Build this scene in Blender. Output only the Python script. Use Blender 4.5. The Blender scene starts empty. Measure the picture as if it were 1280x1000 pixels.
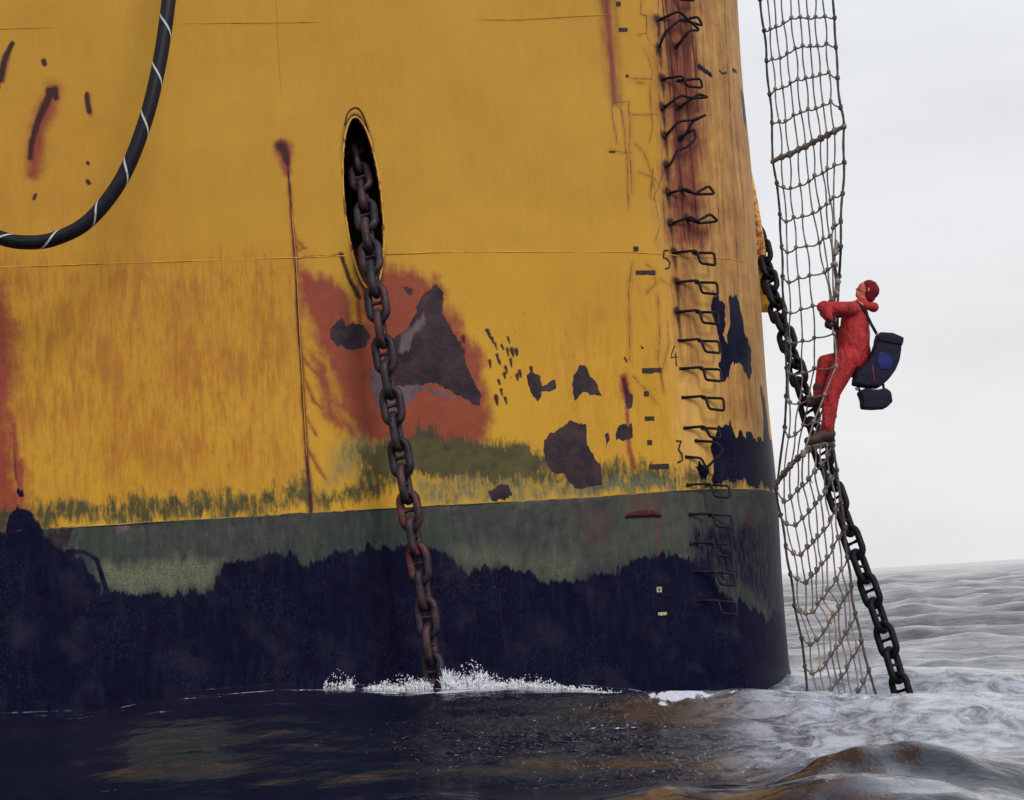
import bpy, bmesh, math, random
import numpy as np
from mathutils import Vector, Matrix, noise as mnoise
random.seed(7); rng = np.random.default_rng(11)
R = math.radians
scene = bpy.context.scene
COL = scene.collection

# ------------------------------------------------------------------ camera
F = 2200.0                      # focal length in pixels of a 1280 px wide picture
CAMH = 1.25                     # eye height above calm water, metres
ROLL = R(3.6); PITCH = math.atan(0.108)
cr, sr = math.cos(ROLL), math.sin(ROLL); cp, sp = math.cos(PITCH), math.sin(PITCH)
RIGHT = Vector((1, 0, 0)); UP = Vector((0, -sp, cp)); FWD = Vector((0, cp, sp))
cam = bpy.data.objects.new("camera", bpy.data.cameras.new("camera")); COL.objects.link(cam)
cx = RIGHT*cr - UP*sr; cy = RIGHT*sr + UP*cr; cz = -FWD
cam.matrix_world = Matrix(((cx.x, cy.x, cz.x, 0), (cx.y, cy.y, cz.y, 0), (cx.z, cy.z, cz.z, CAMH), (0, 0, 0, 1)))
cam.data.sensor_width = 36; cam.data.lens = F/1280*36
cam.data.clip_end = 20000; cam.data.clip_start = 0.1
cam.data.dof.use_dof = False
scene.camera = cam

# ------------------------------------------------------------------ light
scene.view_settings.view_transform = 'Standard'; scene.view_settings.look = 'None'
scene.view_settings.exposure = 0.0; scene.view_settings.gamma = 1
SUN_EL, SUN_AZ = 38, 150         # azimuth from +Y (view direction) towards +X
world = bpy.data.worlds.new("World"); scene.world = world; world.use_nodes = True
wn = world.node_tree; wn.nodes.clear(); WL = wn.links.new
wo = wn.nodes.new('ShaderNodeOutputWorld'); bg = wn.nodes.new('ShaderNodeBackground')
sky = wn.nodes.new('ShaderNodeTexSky'); sky.sky_type = 'NISHITA'; sky.sun_disc = False
sky.sun_elevation = R(SUN_EL); sky.sun_rotation = R(SUN_AZ); sky.air_density = 1.6; sky.dust_density = 4
sk = wn.nodes.new('ShaderNodeVectorMath'); sk.operation = 'SCALE'; sk.inputs['Scale'].default_value = 0.10
WL(sky.outputs[0], sk.inputs[0])
wtc = wn.nodes.new('ShaderNodeTexCoord'); sep = wn.nodes.new('ShaderNodeSeparateXYZ'); WL(wtc.outputs['Generated'], sep.inputs[0])
ramp = wn.nodes.new('ShaderNodeValToRGB'); WL(sep.outputs['Z'], ramp.inputs[0])     # the cloud deck: pale all over, brighter overhead
el = ramp.color_ramp.elements
el[0].position = 0.0; el[0].color = (0.89, 0.875, 0.89, 1)
el[1].position = 1.0; el[1].color = (1.0, 1.0, 1.05, 1)
for p, c in ((0.07, (0.90, 0.895, 0.915, 1)), (0.30, (0.86, 0.875, 0.91, 1)), (0.55, (0.93, 0.96, 1.04, 1))):
    e = el.new(p); e.color = c
wm = wn.nodes.new('ShaderNodeMapping'); wm.inputs['Scale'].default_value = (1.5, 1.5, 5); WL(wtc.outputs['Generated'], wm.inputs[0])
wnz = wn.nodes.new('ShaderNodeTexNoise'); wnz.inputs['Scale'].default_value = 2.2; wnz.inputs['Detail'].default_value = 5; WL(wm.outputs[0], wnz.inputs[0])
wmr = wn.nodes.new('ShaderNodeMapRange'); wmr.inputs[1].default_value = .3; wmr.inputs[2].default_value = .7
wmr.inputs[3].default_value = .90; wmr.inputs[4].default_value = 1.07; WL(wnz.outputs[0], wmr.inputs[0])
wsc = wn.nodes.new('ShaderNodeVectorMath'); wsc.operation = 'SCALE'; WL(ramp.outputs[0], wsc.inputs[0]); WL(wmr.outputs[0], wsc.inputs['Scale'])
wmix = wn.nodes.new('ShaderNodeMix'); wmix.data_type = 'RGBA'; wmix.inputs[0].default_value = 0.93
WL(sk.outputs[0], wmix.inputs[6]); WL(wsc.outputs[0], wmix.inputs[7])
WL(wmix.outputs[2], bg.inputs[0]); bg.inputs[1].default_value = 1.0; WL(bg.outputs[0], wo.inputs[0])
sl = bpy.data.lights.new("sun", 'SUN'); sl.energy = 1.75; sl.angle = R(22); sl.color = (1.0, 0.95, 0.88)
sun = bpy.data.objects.new("sun", sl); COL.objects.link(sun)
sd = Vector((math.sin(R(SUN_AZ))*math.cos(R(SUN_EL)), math.cos(R(SUN_AZ))*math.cos(R(SUN_EL)), math.sin(R(SUN_EL))))
sun.rotation_euler = sd.to_track_quat('Z', 'Y').to_euler()

# ------------------------------------------------------------------ helpers
def ray(x, y):
    xc = (x-640)/F; yc = (500-y)/F
    a = xc*cr + yc*sr; b = -xc*sr + yc*cr
    return RIGHT*a + UP*b + FWD
def at(x, y, D):                 # the point seen at pixel x, y whose world Y is D
    d = ray(x, y); t = D/d.y
    return Vector((d.x*t, D, CAMH + d.z*t))
def srgb(r, g, b):
    f = lambda c: (c/255/12.92) if c <= 10 else ((c/255+0.055)/1.055)**2.4
    return (f(r), f(g), f(b), 1)
def link(name, verts, faces, mat=None, parent=None, smooth=True, loc=None):
    me = bpy.data.meshes.new(name); me.from_pydata([tuple(v) for v in verts], [], [tuple(f) for f in faces]); me.update()
    if smooth: me.polygons.foreach_set('use_smooth', [True]*len(me.polygons))
    o = bpy.data.objects.new(name, me); COL.objects.link(o)
    if mat: me.materials.append(mat)
    if parent: o.parent = parent
    return o
def empty(name, loc=(0, 0, 0)):
    o = bpy.data.objects.new(name, None); COL.objects.link(o); o.location = loc; o.empty_display_size = .2
    return o
def put_under(o, root):          # parent without moving
    o.parent = root; o.location = -Vector(root.location)
def tag(o, label=None, cat=None, group=None, kind=None):
    for k, v in (('label', label), ('category', cat), ('group', group), ('kind', kind)):
        if v: o[k] = v
    return o
class MB:
    def __init__(s): s.v = []; s.f = []
    def add(s, verts, faces):
        n = len(s.v); s.v += [tuple(v) for v in verts]; s.f += [tuple(i+n for i in f) for f in faces]
    def tube(s, pts, rad, seg=8, closed=False, cap=True):
        pts = [Vector(p) for p in pts]; n = len(pts)
        rads = rad if hasattr(rad, '__len__') else [rad]*n
        T = []
        for i in range(n):
            a = pts[(i-1) % n] if (closed or i > 0) else pts[i]; b = pts[(i+1) % n] if (closed or i < n-1) else pts[i]
            t = (b-a); T.append(t.normalized() if t.length > 1e-9 else Vector((0, 0, 1)))
        ref = Vector((0, -1, 0)) if abs(T[0].y) < .9 else Vector((1, 0, 0))
        N = (ref - T[0]*ref.dot(T[0])).normalized(); vs = []
        for i in range(n):
            N = (N - T[i]*N.dot(T[i])).normalized(); B = T[i].cross(N)
            for k in range(seg):
                a = 2*math.pi*k/seg; vs.append(pts[i] + (N*math.cos(a)+B*math.sin(a))*rads[i])
        fs = []
        m = n if closed else n-1
        for i in range(m):
            j = (i+1) % n
            for k in range(seg):
                l = (k+1) % seg; fs.append((i*seg+k, i*seg+l, j*seg+l, j*seg+k))
        if cap and not closed:
            fs.append(tuple(range(seg-1, -1, -1))); fs.append(tuple((n-1)*seg+k for k in range(seg)))
        s.add(vs, fs)
    def blob(s, c, r, seg=8, ring=5, jit=0.0):
        c = Vector(c); r = Vector(r) if hasattr(r, '__len__') else Vector((r, r, r)); vs = [c+Vector((0, 0, r.z))]; fs = []
        for i in range(1, ring):
            th = math.pi*i/ring
            for k in range(seg):
                ph = 2*math.pi*k/seg; j = 1+random.uniform(-jit, jit)
                vs.append(c+Vector((r.x*math.sin(th)*math.cos(ph)*j, r.y*math.sin(th)*math.sin(ph)*j, r.z*math.cos(th)*j)))
        vs.append(c-Vector((0, 0, r.z)))
        for k in range(seg):
            fs.append((0, 1+k, 1+(k+1) % seg)); b = 1+(ring-2)*seg; fs.append((len(vs)-1, b+(k+1) % seg, b+k))
        for i in range(ring-2):
            for k in range(seg):
                a = 1+i*seg+k; b = 1+i*seg+(k+1) % seg; fs.append((a, a+seg, b+seg, b))
        s.add(vs, fs)
    def build(s, name, mat, parent=None, smooth=True):
        return link(name, s.v, s.f, mat, parent, smooth)
def spline(pts, n=8, closed=False):
    P = [Vector(p) for p in pts]; out = []; m = len(P)
    g = lambda i: P[i % m] if closed else P[max(0, min(m-1, i))]
    for i in range(m if closed else m-1):
        p0, p1, p2, p3 = g(i-1), g(i), g(i+1), g(i+2)
        for k in range(n):
            t = k/n
            out.append(0.5*((2*p1)+(p2-p0)*t+(2*p0-5*p1+4*p2-p3)*t*t+(3*p1-p0-3*p2+p3)*t**3))
    if not closed: out.append(P[-1])
    return out

# node material helper
class NM:
    def __init__(s, name, rough=.6, metal=0, spec=.5):
        s.m = bpy.data.materials.new(name); s.m.use_nodes = True; s.t = s.m.node_tree; s.n = s.t.nodes; s.L = s.t.links.new
        s.b = s.n['Principled BSDF']; s.b.inputs['Roughness'].default_value = rough; s.b.inputs['Metallic'].default_value = metal
        s.b.inputs['Specular IOR Level'].default_value = spec
    def coord(s, kind='Object', scale=(1, 1, 1)):
        tc = s.n.new('ShaderNodeTexCoord'); mp = s.n.new('ShaderNodeMapping'); mp.inputs['Scale'].default_value = scale
        s.L(tc.outputs[kind], mp.inputs[0]); return mp.outputs[0]
    def noise(s, vec, scale, detail=4, rough=.55, dist=0):
        t = s.n.new('ShaderNodeTexNoise'); t.inputs['Scale'].default_value = scale; t.inputs['Detail'].default_value = detail
        t.inputs['Roughness'].default_value = rough; t.inputs['Distortion'].default_value = dist
        if vec is not None: s.L(vec, t.inputs['Vector'])
        return t.outputs[0]
    def attr(s, name):
        a = s.n.new('ShaderNodeAttribute'); a.attribute_name = name; return a.outputs['Fac']
    def math(s, op, a, b=None, c=None, clamp=False):
        m = s.n.new('ShaderNodeMath'); m.operation = op; m.use_clamp = clamp
        for i, v in enumerate((a, b, c)):
            if v is None: continue
            if isinstance(v, (int, float)): m.inputs[i].default_value = v
            else: s.L(v, m.inputs[i])
        return m.outputs[0]
    def mr(s, v, a, b, c=0, d=1, smooth=False):
        m = s.n.new('ShaderNodeMapRange'); m.inputs[1].default_value = a; m.inputs[2].default_value = b
        m.inputs[3].default_value = c; m.inputs[4].default_value = d
        if smooth: m.interpolation_type = 'SMOOTHSTEP'
        s.L(v, m.inputs[0]); return m.outputs[0]
    def mix(s, f, a, b, mode='MIX'):
        m = s.n.new('ShaderNodeMix'); m.data_type = 'RGBA'; m.blend_type = mode
        if isinstance(f, (int, float)): m.inputs[0].default_value = f
        else: s.L(f, m.inputs[0])
        for i, v in ((6, a), (7, b)):
            if isinstance(v, tuple): m.inputs[i].default_value = v
            else: s.L(v, m.inputs[i])
        return m.outputs[2]
    def base(s, c):
        if isinstance(c, tuple): s.b.inputs['Base Color'].default_value = c
        else: s.L(c, s.b.inputs['Base Color'])
    def bump(s, h, strength=.3, dist=.01, prev=None):
        b = s.n.new('ShaderNodeBump'); b.inputs['Strength'].default_value = strength; b.inputs['Distance'].default_value = dist
        s.L(h, b.inputs['Height'])
        if prev is not None: s.L(prev, b.inputs['Normal'])
        s.L(b.outputs[0], s.b.inputs['Normal']); return b.outputs[0]

def simple(name, c1, c2, scale=8, rough=.6, metal=0, bump=.3, bd=.01, detail=5, lo=.35, hi=.65, spec=.2):
    m = NM(name, rough, metal, spec); v = m.coord('Object'); n = m.noise(v, scale, detail)
    m.base(m.mix(m.mr(n, lo, hi), c1, c2)); m.bump(m.noise(v, scale*2.5, 4), bump, bd); return m.m

# ------------------------------------------------------------------ hull plan and hull coordinates
RAD = 2.05; P0 = Vector((1.27, 18.33)); PHI0 = R(10.3)
tdir = Vector((math.cos(PHI0), math.sin(PHI0)))
CEN = P0 - Vector((math.sin(PHI0), -math.cos(PHI0)))*RAD
S_L = 10.5; PHI1 = R(99); S_ARC = RAD*(PHI1-PHI0); S_BACK = 9.0
def plan(s):                     # s = 0 where the flat side starts to bend round the bow
    if s <= 0: p = P0 + tdir*s; ph = PHI0
    elif s <= S_ARC: ph = PHI0 + s/RAD; p = CEN + Vector((math.sin(ph), -math.cos(ph)))*RAD
    else:
        ph = PHI1; p = CEN + Vector((math.sin(ph), -math.cos(ph)))*RAD + Vector((math.cos(ph), math.sin(ph)))*(s-S_ARC)
    return p, ph
_ss = np.linspace(-S_L, S_ARC*0.96, 3000); _pp = np.array([tuple(plan(float(s))[0]) for s in _ss]); _az = _pp[:, 0]/_pp[:, 1]
_last = int(np.argmax(_az)); _ss = _ss[:_last+1]; _pp = _pp[:_last+1]; _az = _az[:_last+1]
def hull(x, y):                  # pixel -> (s, z) on the plating
    d = ray(x, y); a = d.x/d.y; s = float(np.interp(a, _az, _ss)); Y = float(np.interp(a, _az, _pp[:, 1]))
    return s, CAMH + d.z/d.y*Y
def hp(x, y, out=0.0):           # pixel -> world point, standing out of the plating by `out`
    s, z = hull(x, y); p, ph = plan(s)
    return Vector((p.x+math.sin(ph)*out, p.y-math.cos(ph)*out, z))
def hsz(s, z, out=0.0):
    p, ph = plan(s); return Vector((p.x+math.sin(ph)*out, p.y-math.cos(ph)*out, z))

ship = empty('ship', hsz(0, 0)); tag(ship, 'yellow steel ship bow with rust streaks and black lower hull rising from the sea', 'ship')
def ship_part(o): put_under(o, ship); return o

# hawse hole ellipse in hull coordinates
HC = hull(454, 254); _t = hull(444, 150); _b = hull(465, 366)
HA = math.hypot(_t[0]-_b[0], _t[1]-_b[1])/2; HB = 0.192
HT = math.atan2(_t[0]-_b[0], _t[1]-_b[1])      # lean of the long axis
def hawse_pt(a, grow=0.0):
    u = (HB+grow)*math.sin(a); v = (HA+grow)*math.cos(a)
    return HC[0]+u*math.cos(HT)+v*math.sin(HT), HC[1]-u*math.sin(HT)+v*math.cos(HT)

# ---- plating mesh
def axis(a, b, fine, lo, hi, coarse):
    l = list(np.arange(lo, a, coarse)) + list(np.arange(a, b, fine)) + list(np.arange(b, hi+1e-6, coarse)); return np.array(l)
SV = axis(-6.9, 2.85, 0.0125, -S_L, S_ARC+S_BACK, 0.25)
ZV = axis(-0.25, 7.95, 0.0125, -2.0, 17.0, 0.15)  # unseen upper plating raised to block sky from the water's reflections
ns, nz = len(SV), len(ZV)
SS, ZZ = np.meshgrid(SV, ZV)
PL = np.array([(*plan(float(s))[0], plan(float(s))[1]) for s in SV])
X = np.broadcast_to(PL[:, 0], SS.shape).copy(); Y = np.broadcast_to(PL[:, 1], SS.shape).copy(); PH = PL[:, 2]
# slight dishing of the plates between frames, and a flare at the very foot of the bow
dent = 0.011*np.sin(SS*2.1+0.4*np.sin(ZZ*1.7))*np.sin(ZZ*1.9+.5) + 0.004*np.sin(SS*5.3+1)*np.cos(ZZ*3.1)
foot = 0.16*np.clip((0.28-ZZ)/0.5, 0, 1)**2*(SS > 0.8)*np.clip((SS-.8)/1.2, 0, 1)
X += (dent+foot)*np.sin(PH); Y -= (dent+foot)*np.cos(PH)
verts = np.stack([X, Y, ZZ], -1).reshape(-1, 3)
uu = (SS-HC[0])*math.cos(HT)-(ZZ-HC[1])*math.sin(HT); vv = (SS-HC[0])*math.sin(HT)+(ZZ-HC[1])*math.cos(HT)
inside = ((uu/HB)**2+(vv/HA)**2 < 1)
idx = np.arange(ns*nz).reshape(nz, ns)
q = np.stack([idx[:-1, :-1], idx[:-1, 1:], idx[1:, 1:], idx[1:, :-1]], -1)
keep = ~(inside[:-1, :-1] & inside[:-1, 1:] & inside[1:, 1:] & inside[1:, :-1])
q = q[keep].reshape(-1, 4)
def fast_mesh(name, verts, quads):
    me = bpy.data.meshes.new(name); me.vertices.add(len(verts)); me.vertices.foreach_set('co', np.asarray(verts, dtype=np.float32).ravel())
    me.loops.add(quads.size); me.loops.foreach_set('vertex_index', quads.astype(np.int32).ravel())
    me.polygons.add(len(quads)); me.polygons.foreach_set('loop_start', np.arange(0, quads.size, 4, dtype=np.int32))
    me.polygons.foreach_set('loop_total', np.full(len(quads), 4, dtype=np.int32)); me.update(calc_edges=True)
    me.polygons.foreach_set('use_smooth', np.ones(len(quads), dtype=bool)); return me
hme = fast_mesh('hull_plating', verts, q)

# ---- wear masks, traced in hull coordinates (s along the plating, z up)
def vnoise(u, v, seed):
    g = np.random.default_rng(seed).random((256, 256)); i = np.floor(u).astype(int); j = np.floor(v).astype(int); fu = u-i; fv = v-j
    fu = fu*fu*(3-2*fu); fv = fv*fv*(3-2*fv); i0 = i & 255; j0 = j & 255; i1 = (i+1) & 255; j1 = (j+1) & 255
    return (g[i0, j0]*(1-fu)+g[i1, j0]*fu)*(1-fv)+(g[i0, j1]*(1-fu)+g[i1, j1]*fu)*fv-.5
def fbm(fu, fv, seed, octs=4, gain=.55): return sum(gain**o*vnoise(SS*fu*2**o+o*17.3, ZZ*fv*2**o+o*5.1, seed+o) for o in range(octs))
WS = .10*fbm(3.2, 2.2, 5, 6, .62); WZ = .11*fbm(6, 2.0, 25, 5, .68)+.045*fbm(21, 1.0, 45, 3, .6)      # ragged paint edges
def sdist(poly):                 # signed distance, negative inside, only near the polygon
    P = np.array(poly); lo = P.min(0)-.6; hi = P.max(0)+.6
    i0, i1 = np.searchsorted(ZV, [lo[1], hi[1]]); j0, j1 = np.searchsorted(SV, [lo[0], hi[0]])
    s = SS[i0:i1, j0:j1]+WS[i0:i1, j0:j1]*sdist.k; z = ZZ[i0:i1, j0:j1]+WZ[i0:i1, j0:j1]*sdist.k; d = np.full(s.shape, 1e9); ins = np.zeros(s.shape, bool)
    n = len(P)
    for k in range(n):
        a, b = P[k], P[(k+1) % n]; e = b-a; w0 = s-a[0]; w1 = z-a[1]
        t = np.clip((w0*e[0]+w1*e[1])/max(e@e, 1e-12), 0, 1); d = np.minimum(d, (w0-t*e[0])**2+(w1-t*e[1])**2)
        c = (a[1] > z) != (b[1] > z)
        with np.errstate(divide='ignore', invalid='ignore'):
            ins ^= c & (s < (b[0]-a[0])*(z-a[1])/(b[1]-a[1]+1e-12)+a[0])
    d = np.sqrt(d); return (slice(i0, i1), slice(j0, j1)), np.where(ins, -d, d)
sdist.k = 1.0
def ldist(line):
    P = np.array(line); lo = P.min(0)-.35; hi = P.max(0)+.35
    i0, i1 = np.searchsorted(ZV, [lo[1], hi[1]]); j0, j1 = np.searchsorted(SV, [lo[0], hi[0]])
    s = SS[i0:i1, j0:j1]+WS[i0:i1, j0:j1]*.12; z = ZZ[i0:i1, j0:j1]+WZ[i0:i1, j0:j1]*.12; d = np.full(s.shape, 1e9); par = np.zeros(s.shape)
    for k in range(len(P)-1):
        a, b = P[k], P[k+1]; e = b-a; w0 = s-a[0]; w1 = z-a[1]
        t = np.clip((w0*e[0]+w1*e[1])/max(e@e, 1e-12), 0, 1); dd = (w0-t*e[0])**2+(w1-t*e[1])**2
        m = dd < d; d = np.where(m, dd, d); par = np.where(m, (k+t)/(len(P)-1), par)
    return (slice(i0, i1), slice(j0, j1)), np.sqrt(d), par
def erase(ch, pts, soft=.1, amt=1.0):
    sl_, d = sdist([hull(*p) for p in pts]); A[ch][sl_] *= 1-np.clip(.5-d/soft, 0, 1)*amt
A = {k: np.zeros(SS.shape) for k in ('rust', 'stain', 'streak', 'pale', 'algae', 'grey', 'dark', 'bare', 'line', 'black', 'speck', 'slime', 'fringe')}
def patch(ch, pts, soft=.06, amt=1.0):
    sl_, d = sdist([hull(*p) for p in pts]); v = np.clip(.5-d/soft, 0, 1)*amt; A[ch][sl_] = np.maximum(A[ch][sl_], v)
def stroke(ch, pts, w0, w1=None, amt=1.0, fade=0):
    w1 = w0 if w1 is None else w1
    sl_, d, t = ldist([hull(*p) for p in pts]); w = (w0+(w1-w0)*t)*.01
    v = np.clip(1-d/w*.5, 0, 1)*amt*(1-fade*t); A[ch][sl_] = np.maximum(A[ch][sl_], v)

# broad red rust bloom round the chain
patch('rust', [(372,330),(420,350),(470,338),(515,338),(560,362),(575,400),(598,450),(618,520),(600,556),(560,556),(500,552),(450,548),(425,500),(402,440),(380,380)], .30)
erase('rust', [(436,334),(452,338),(462,400),(438,404)], .16, .85)
patch('rust', [(384,440),(402,440),(450,555),(420,545)], .25, .8)
patch('rust', [(-90,330),(0,345),(10,380),(20,440),(16,520),(24,600),(34,640),(20,664),(-90,668)], .45, .95)
stroke('rust', [(17,530),(20,580),(24,612)], 4, 4, .8); stroke('line', [(18,560),(20,600)], 1.4, 1.4, .7); stroke('rust', [(14,540),(8,600),(4,650)], 5, 7, .7); stroke('rust', [(26,575),(27,640)], 4, 4, .7)
for p in ([(0,100),(8,70),(16,55)], [(-6,110),(0,96),(8,72)]): stroke('line', p, 5, 3)
stroke('line', [(68,112),(62,118),(54,135),(45,158),(40,178),(38,198)], 5, 3); stroke('rust', [(66,116),(52,150),(44,185),(42,216)], 12, 8, .75)
stroke('line', [(60,113),(68,114),(70,122)], 4); stroke('line', [(109,118),(110,130),(112,140)], 2.6, 3); stroke('rust', [(110,120),(113,145)], 4, 3, .6)
stroke('line', [(55,76),(56,80)], 3); stroke('line', [(109,203),(110,205)], 1.8); stroke('line', [(109,226),(111,229)], 2.5); stroke('line', [(44,243),(42,248)], 2)
stroke('line', [(351,184),(356,192),(360,205)], 7, 3); stroke('rust', [(354,186),(359,215)], 9, 5, .9)
stroke('line', [(359,200),(363,240),(367,300),(369,320),(373,400),(380,520),(385,590),(388,640)], 1.6, 2.4, .85)
stroke('rust', [(362,230),(369,320),(380,520),(388,640)], 3.2, 4.5, .62)
for p in ([(369,300),(376,305),(381,311)], [(367,290),(369,305),(372,312),(383,310)], [(374,440),(384,455),(397,468)], [(379,470),(392,500),(404,512)], [(382,520),(396,545)], [(384,560),(398,585),(408,598)]):
    stroke('rust', p, 4, 2, .6); stroke('line', p, 1.0, .6, .6)
stroke('line', [(369,322),(430,318)], 1.4, 1.2, .8)
stroke('line', [(426,318),(436,345),(446,365),(450,372)], 3, 3, .9); stroke('rust', [(446,360),(452,410),(458,430)], 5, 3, .7)
# rusting edge of the hawse opening
for g, am, w in ((.015, .85, 4), (.03, .6, 7)):
    stroke('line' if am > .7 else 'rust', [( -1, -1)]*2, .01) if False else None
e_ = [hawse_pt(a, .02) for a in np.linspace(0, 2*math.pi, 60)]
sl_, d, t = ldist(e_); k_ = .35+.65*np.clip((HC[1]-ZZ[sl_])/HA, -1, 1)**2
A['line'][sl_] = np.maximum(A['line'][sl_], np.clip(1-d/.045*.5-.12, 0, 1)*np.clip(k_, .3, .9))
# dark bare steel patches
sdist.k = .5
patch('dark', [(545,358),(556,364),(558,392),(566,408),(578,440),(583,462),(604,492),(600,504),(570,494),(540,478),(516,488),(504,508),(496,515),(474,508),(470,500),(464,465),(476,462),(490,425),(512,410),(524,388),(520,384),(532,366)], .035)
patch('bare', [(462,464),(478,463),(480,480),(500,482),(536,484),(568,498),(560,500),(530,487),(508,510),(492,518),(473,508)], .05)
patch('bare', [(500,418),(520,405),(532,388),(534,404),(520,420),(512,440),(498,440)], .06, .8)
patch('dark', [(410,414),(420,402),(429,402),(432,412),(440,404),(456,404),(464,416),(458,436),(436,440),(422,434),(412,426)], .04)
patch('dark', [(502,358),(508,358),(516,364),(516,372),(508,368)], .03, .9)
patch('dark', [(658,466),(666,464),(676,466),(678,478),(686,479),(696,473),(698,484),(688,488),(680,484),(672,500),(666,494),(659,482)], .03)
patch('dark', [(716,466),(724,460),(734,464),(738,474),(746,480),(748,492),(738,494),(728,490),(722,500),(716,488)], .03)
patch('dark', [(778,492),(788,490),(787,504),(782,510),(777,504)], .025)
patch('dark', [(772,545),(775,534),(784,532),(788,524),(788,546),(780,554),(772,552)], .025); patch('dark', [(757,542),(762,540),(763,550),(759,555)], .02)
patch('dark', [(680,550),(686,540),(700,536),(712,530),(720,528),(734,528),(734,545),(738,560),(750,576),(752,604),(720,610),(706,592),(690,588),(680,575)], .04)
patch('dark', [(606,612),(620,606),(636,608),(640,618),(628,626),(612,626)], .03)
sdist.k = 1.0
# flecks of rust
for p in ((612,420),(616,425),(620,433),(628,434),(634,438),(640,440),(645,441),(622,447),(624,453),(630,470),(632,462),(624,478),(627,490),(632,500),(620,498),(575,432),(579,440),(580,425),(636,424),(612,455),(646,472),(664,462),(638,452),(610,416),(621,500),(650,468)):
    stroke('line', [(p[0]-1+random.random(), p[1]-3), (p[0]+1, p[1]+random.uniform(2, 7))], random.uniform(1.6, 3.2), 1.2, .95)
patch('speck', [(575,380),(680,400),(720,440),(700,500),(640,520),(590,480)], .5, .8)
patch('speck', [(690,500),(740,505),(760,560),(690,560)], .4, .8)
stroke('line', [(779,474),(782,486),(783,492)], 2.6, 3.4); stroke('rust', [(779,472),(783,495)], 5, 5, .9)
stroke('rust', [(783,508),(786,560),(792,585)], 2.5, 3.5, .75); stroke('line', [(780,447),(782,452)], 1.3)
# long red stain left of the draught marks
stroke('streak', [(758,-20),(761,20),(765,70),(769,120),(771,128)], 9, 5, .95); stroke('rust', [(757,-20),(764,70),(769,126)], 5, 3, .75)
for p in ([(770,128),(785,126)], [(765,135),(769,128),(777,137),(781,160),(784,200),(786,260)], [(786,127),(785,134),(788,150),(787,190),(790,240)], [(765,135),(768,155),(772,180)],
          [(801,-5),(801,18),(808,22),(808,42),(799,44)], [(801,18),(822,24)], [(808,45),(812,52),(818,60),(819,68)], [(804,60),(810,72),(815,90),(812,120)], [(795,180),(805,190),(812,210),(818,235)],
          [(790,143),(830,144)], [(822,-5),(822,25),(820,70),(824,110),(826,170),(828,230),(832,290)], [(790,98),(815,99)], [(796,103),(805,103)], [(813,120),(816,160),(812,178)], [(762,189),(790,191)], [(835,200),(824,230),(818,245),(826,280),(820,300)],
          [(808,330),(818,340),(819,355),(808,366)], [(826,470),(836,430),(834,400)], [(826,350),(838,358),(842,380)], [(822,370),(824,420),(822,450),(830,490)], [(800,215),(818,222),(836,250)], [(790,470),(800,480),(822,505)], [(816,210),(813,245),(820,252)], [(790,330),(786,365),(787,400),(786,450)]):
    stroke('line', p, .85, .75, .75); stroke('streak', p, 2.6, 2.2, .38)
# the ladder's rust and the streaky bow
patch('streak', [(824,-30),(868,-30),(884,120),(892,300),(884,330),(850,330),(832,300),(826,150)], .28, 1.0)
patch('rust', [(826,-30),(862,-30),(878,200),(882,310),(846,312),(832,150)], .22, .58)
patch('streak', [(842,320),(872,318),(880,420),(868,470),(850,470)], .20, .72)
patch('streak', [(868,-30),(930,-30),(950,330),(958,540),(900,540),(880,330)], .30, .56)
patch('streak', [(934,60),(931,120),(936,200),(946,240),(942,140)], .12, .7)
for xs in ((873,-20,880,90), (876,0,884,140), (905,-20,914,180), (914,60,926,240), (893,150,900,300), (902,200,908,330), (887,250,892,330), (920,300,934,520), (900,470,904,525), (944,470,948,530), (910,470,914,530), (918,-20,936,180)):
    stroke('streak', [(xs[0], xs[1]), (xs[2], xs[3])], 3.5, 1.6, .95)
stroke('line', [(905,-20),(908,60),(914,160),(916,200)], .9, .7, .8)
patch('pale', [(822,-40),(960,-40),(990,540),(960,600),(850,600),(836,330)], .35)
patch('black', [(890,366),(896,374),(904,382),(904,420),(908,430),(911,392),(910,376),(920,368),(926,376),(932,400),(938,430),(939,474),(924,454),(908,464),(900,474),(894,450),(897,425),(891,400)], .03)
patch('black', [(889,560),(896,530),(904,532),(910,528),(916,546),(926,540),(932,538),(944,546),(952,552),(1000,540),(1000,600),(1000,612),(893,606)], .035)
patch('black', [(868,8),(874,16)], .02)
for (x, y) in ((821,27),(823,62),(843,62),(827,99),(828,136),(847,137),(831,171),(850,175),(833,208),(835,242),(852,238),(838,280),(859,275),(842,317),(845,354),(846,391)):
    stroke('line', [(x, y-3), (x+2, y+10), (x+4, y+34)], 5.5, 1.5, 1.0, .45); stroke('streak', [(x+1, y), (x+5, y+60)], 9, 4, 1.0, .4)
for (x, y, l) in ((830,-10,300),(836,60,240),(846,-10,180),(856,100,200),(862,20,120),(826,-10,140)):
    stroke('line', [(x, y), (x+l*.05, y+l*.5), (x+l*.085, y+l)], 2.2, 1.2, .8)
stroke('black', [(873,84),(880,88),(888,94)], 3.4, 3); stroke('black', [(899,88),(902,92),(908,90)], 1.6, 1); stroke('black', [(916,88),(921,90)], 2.5)
patch('black', [(927,112),(932,116),(934,160),(930,158)], .02); patch('black', [(950,480),(957,500),(962,560),(956,560)], .03)
patch('black', [(868,585),(880,582),(892,596),(876,604)], .04, .8)
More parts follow.
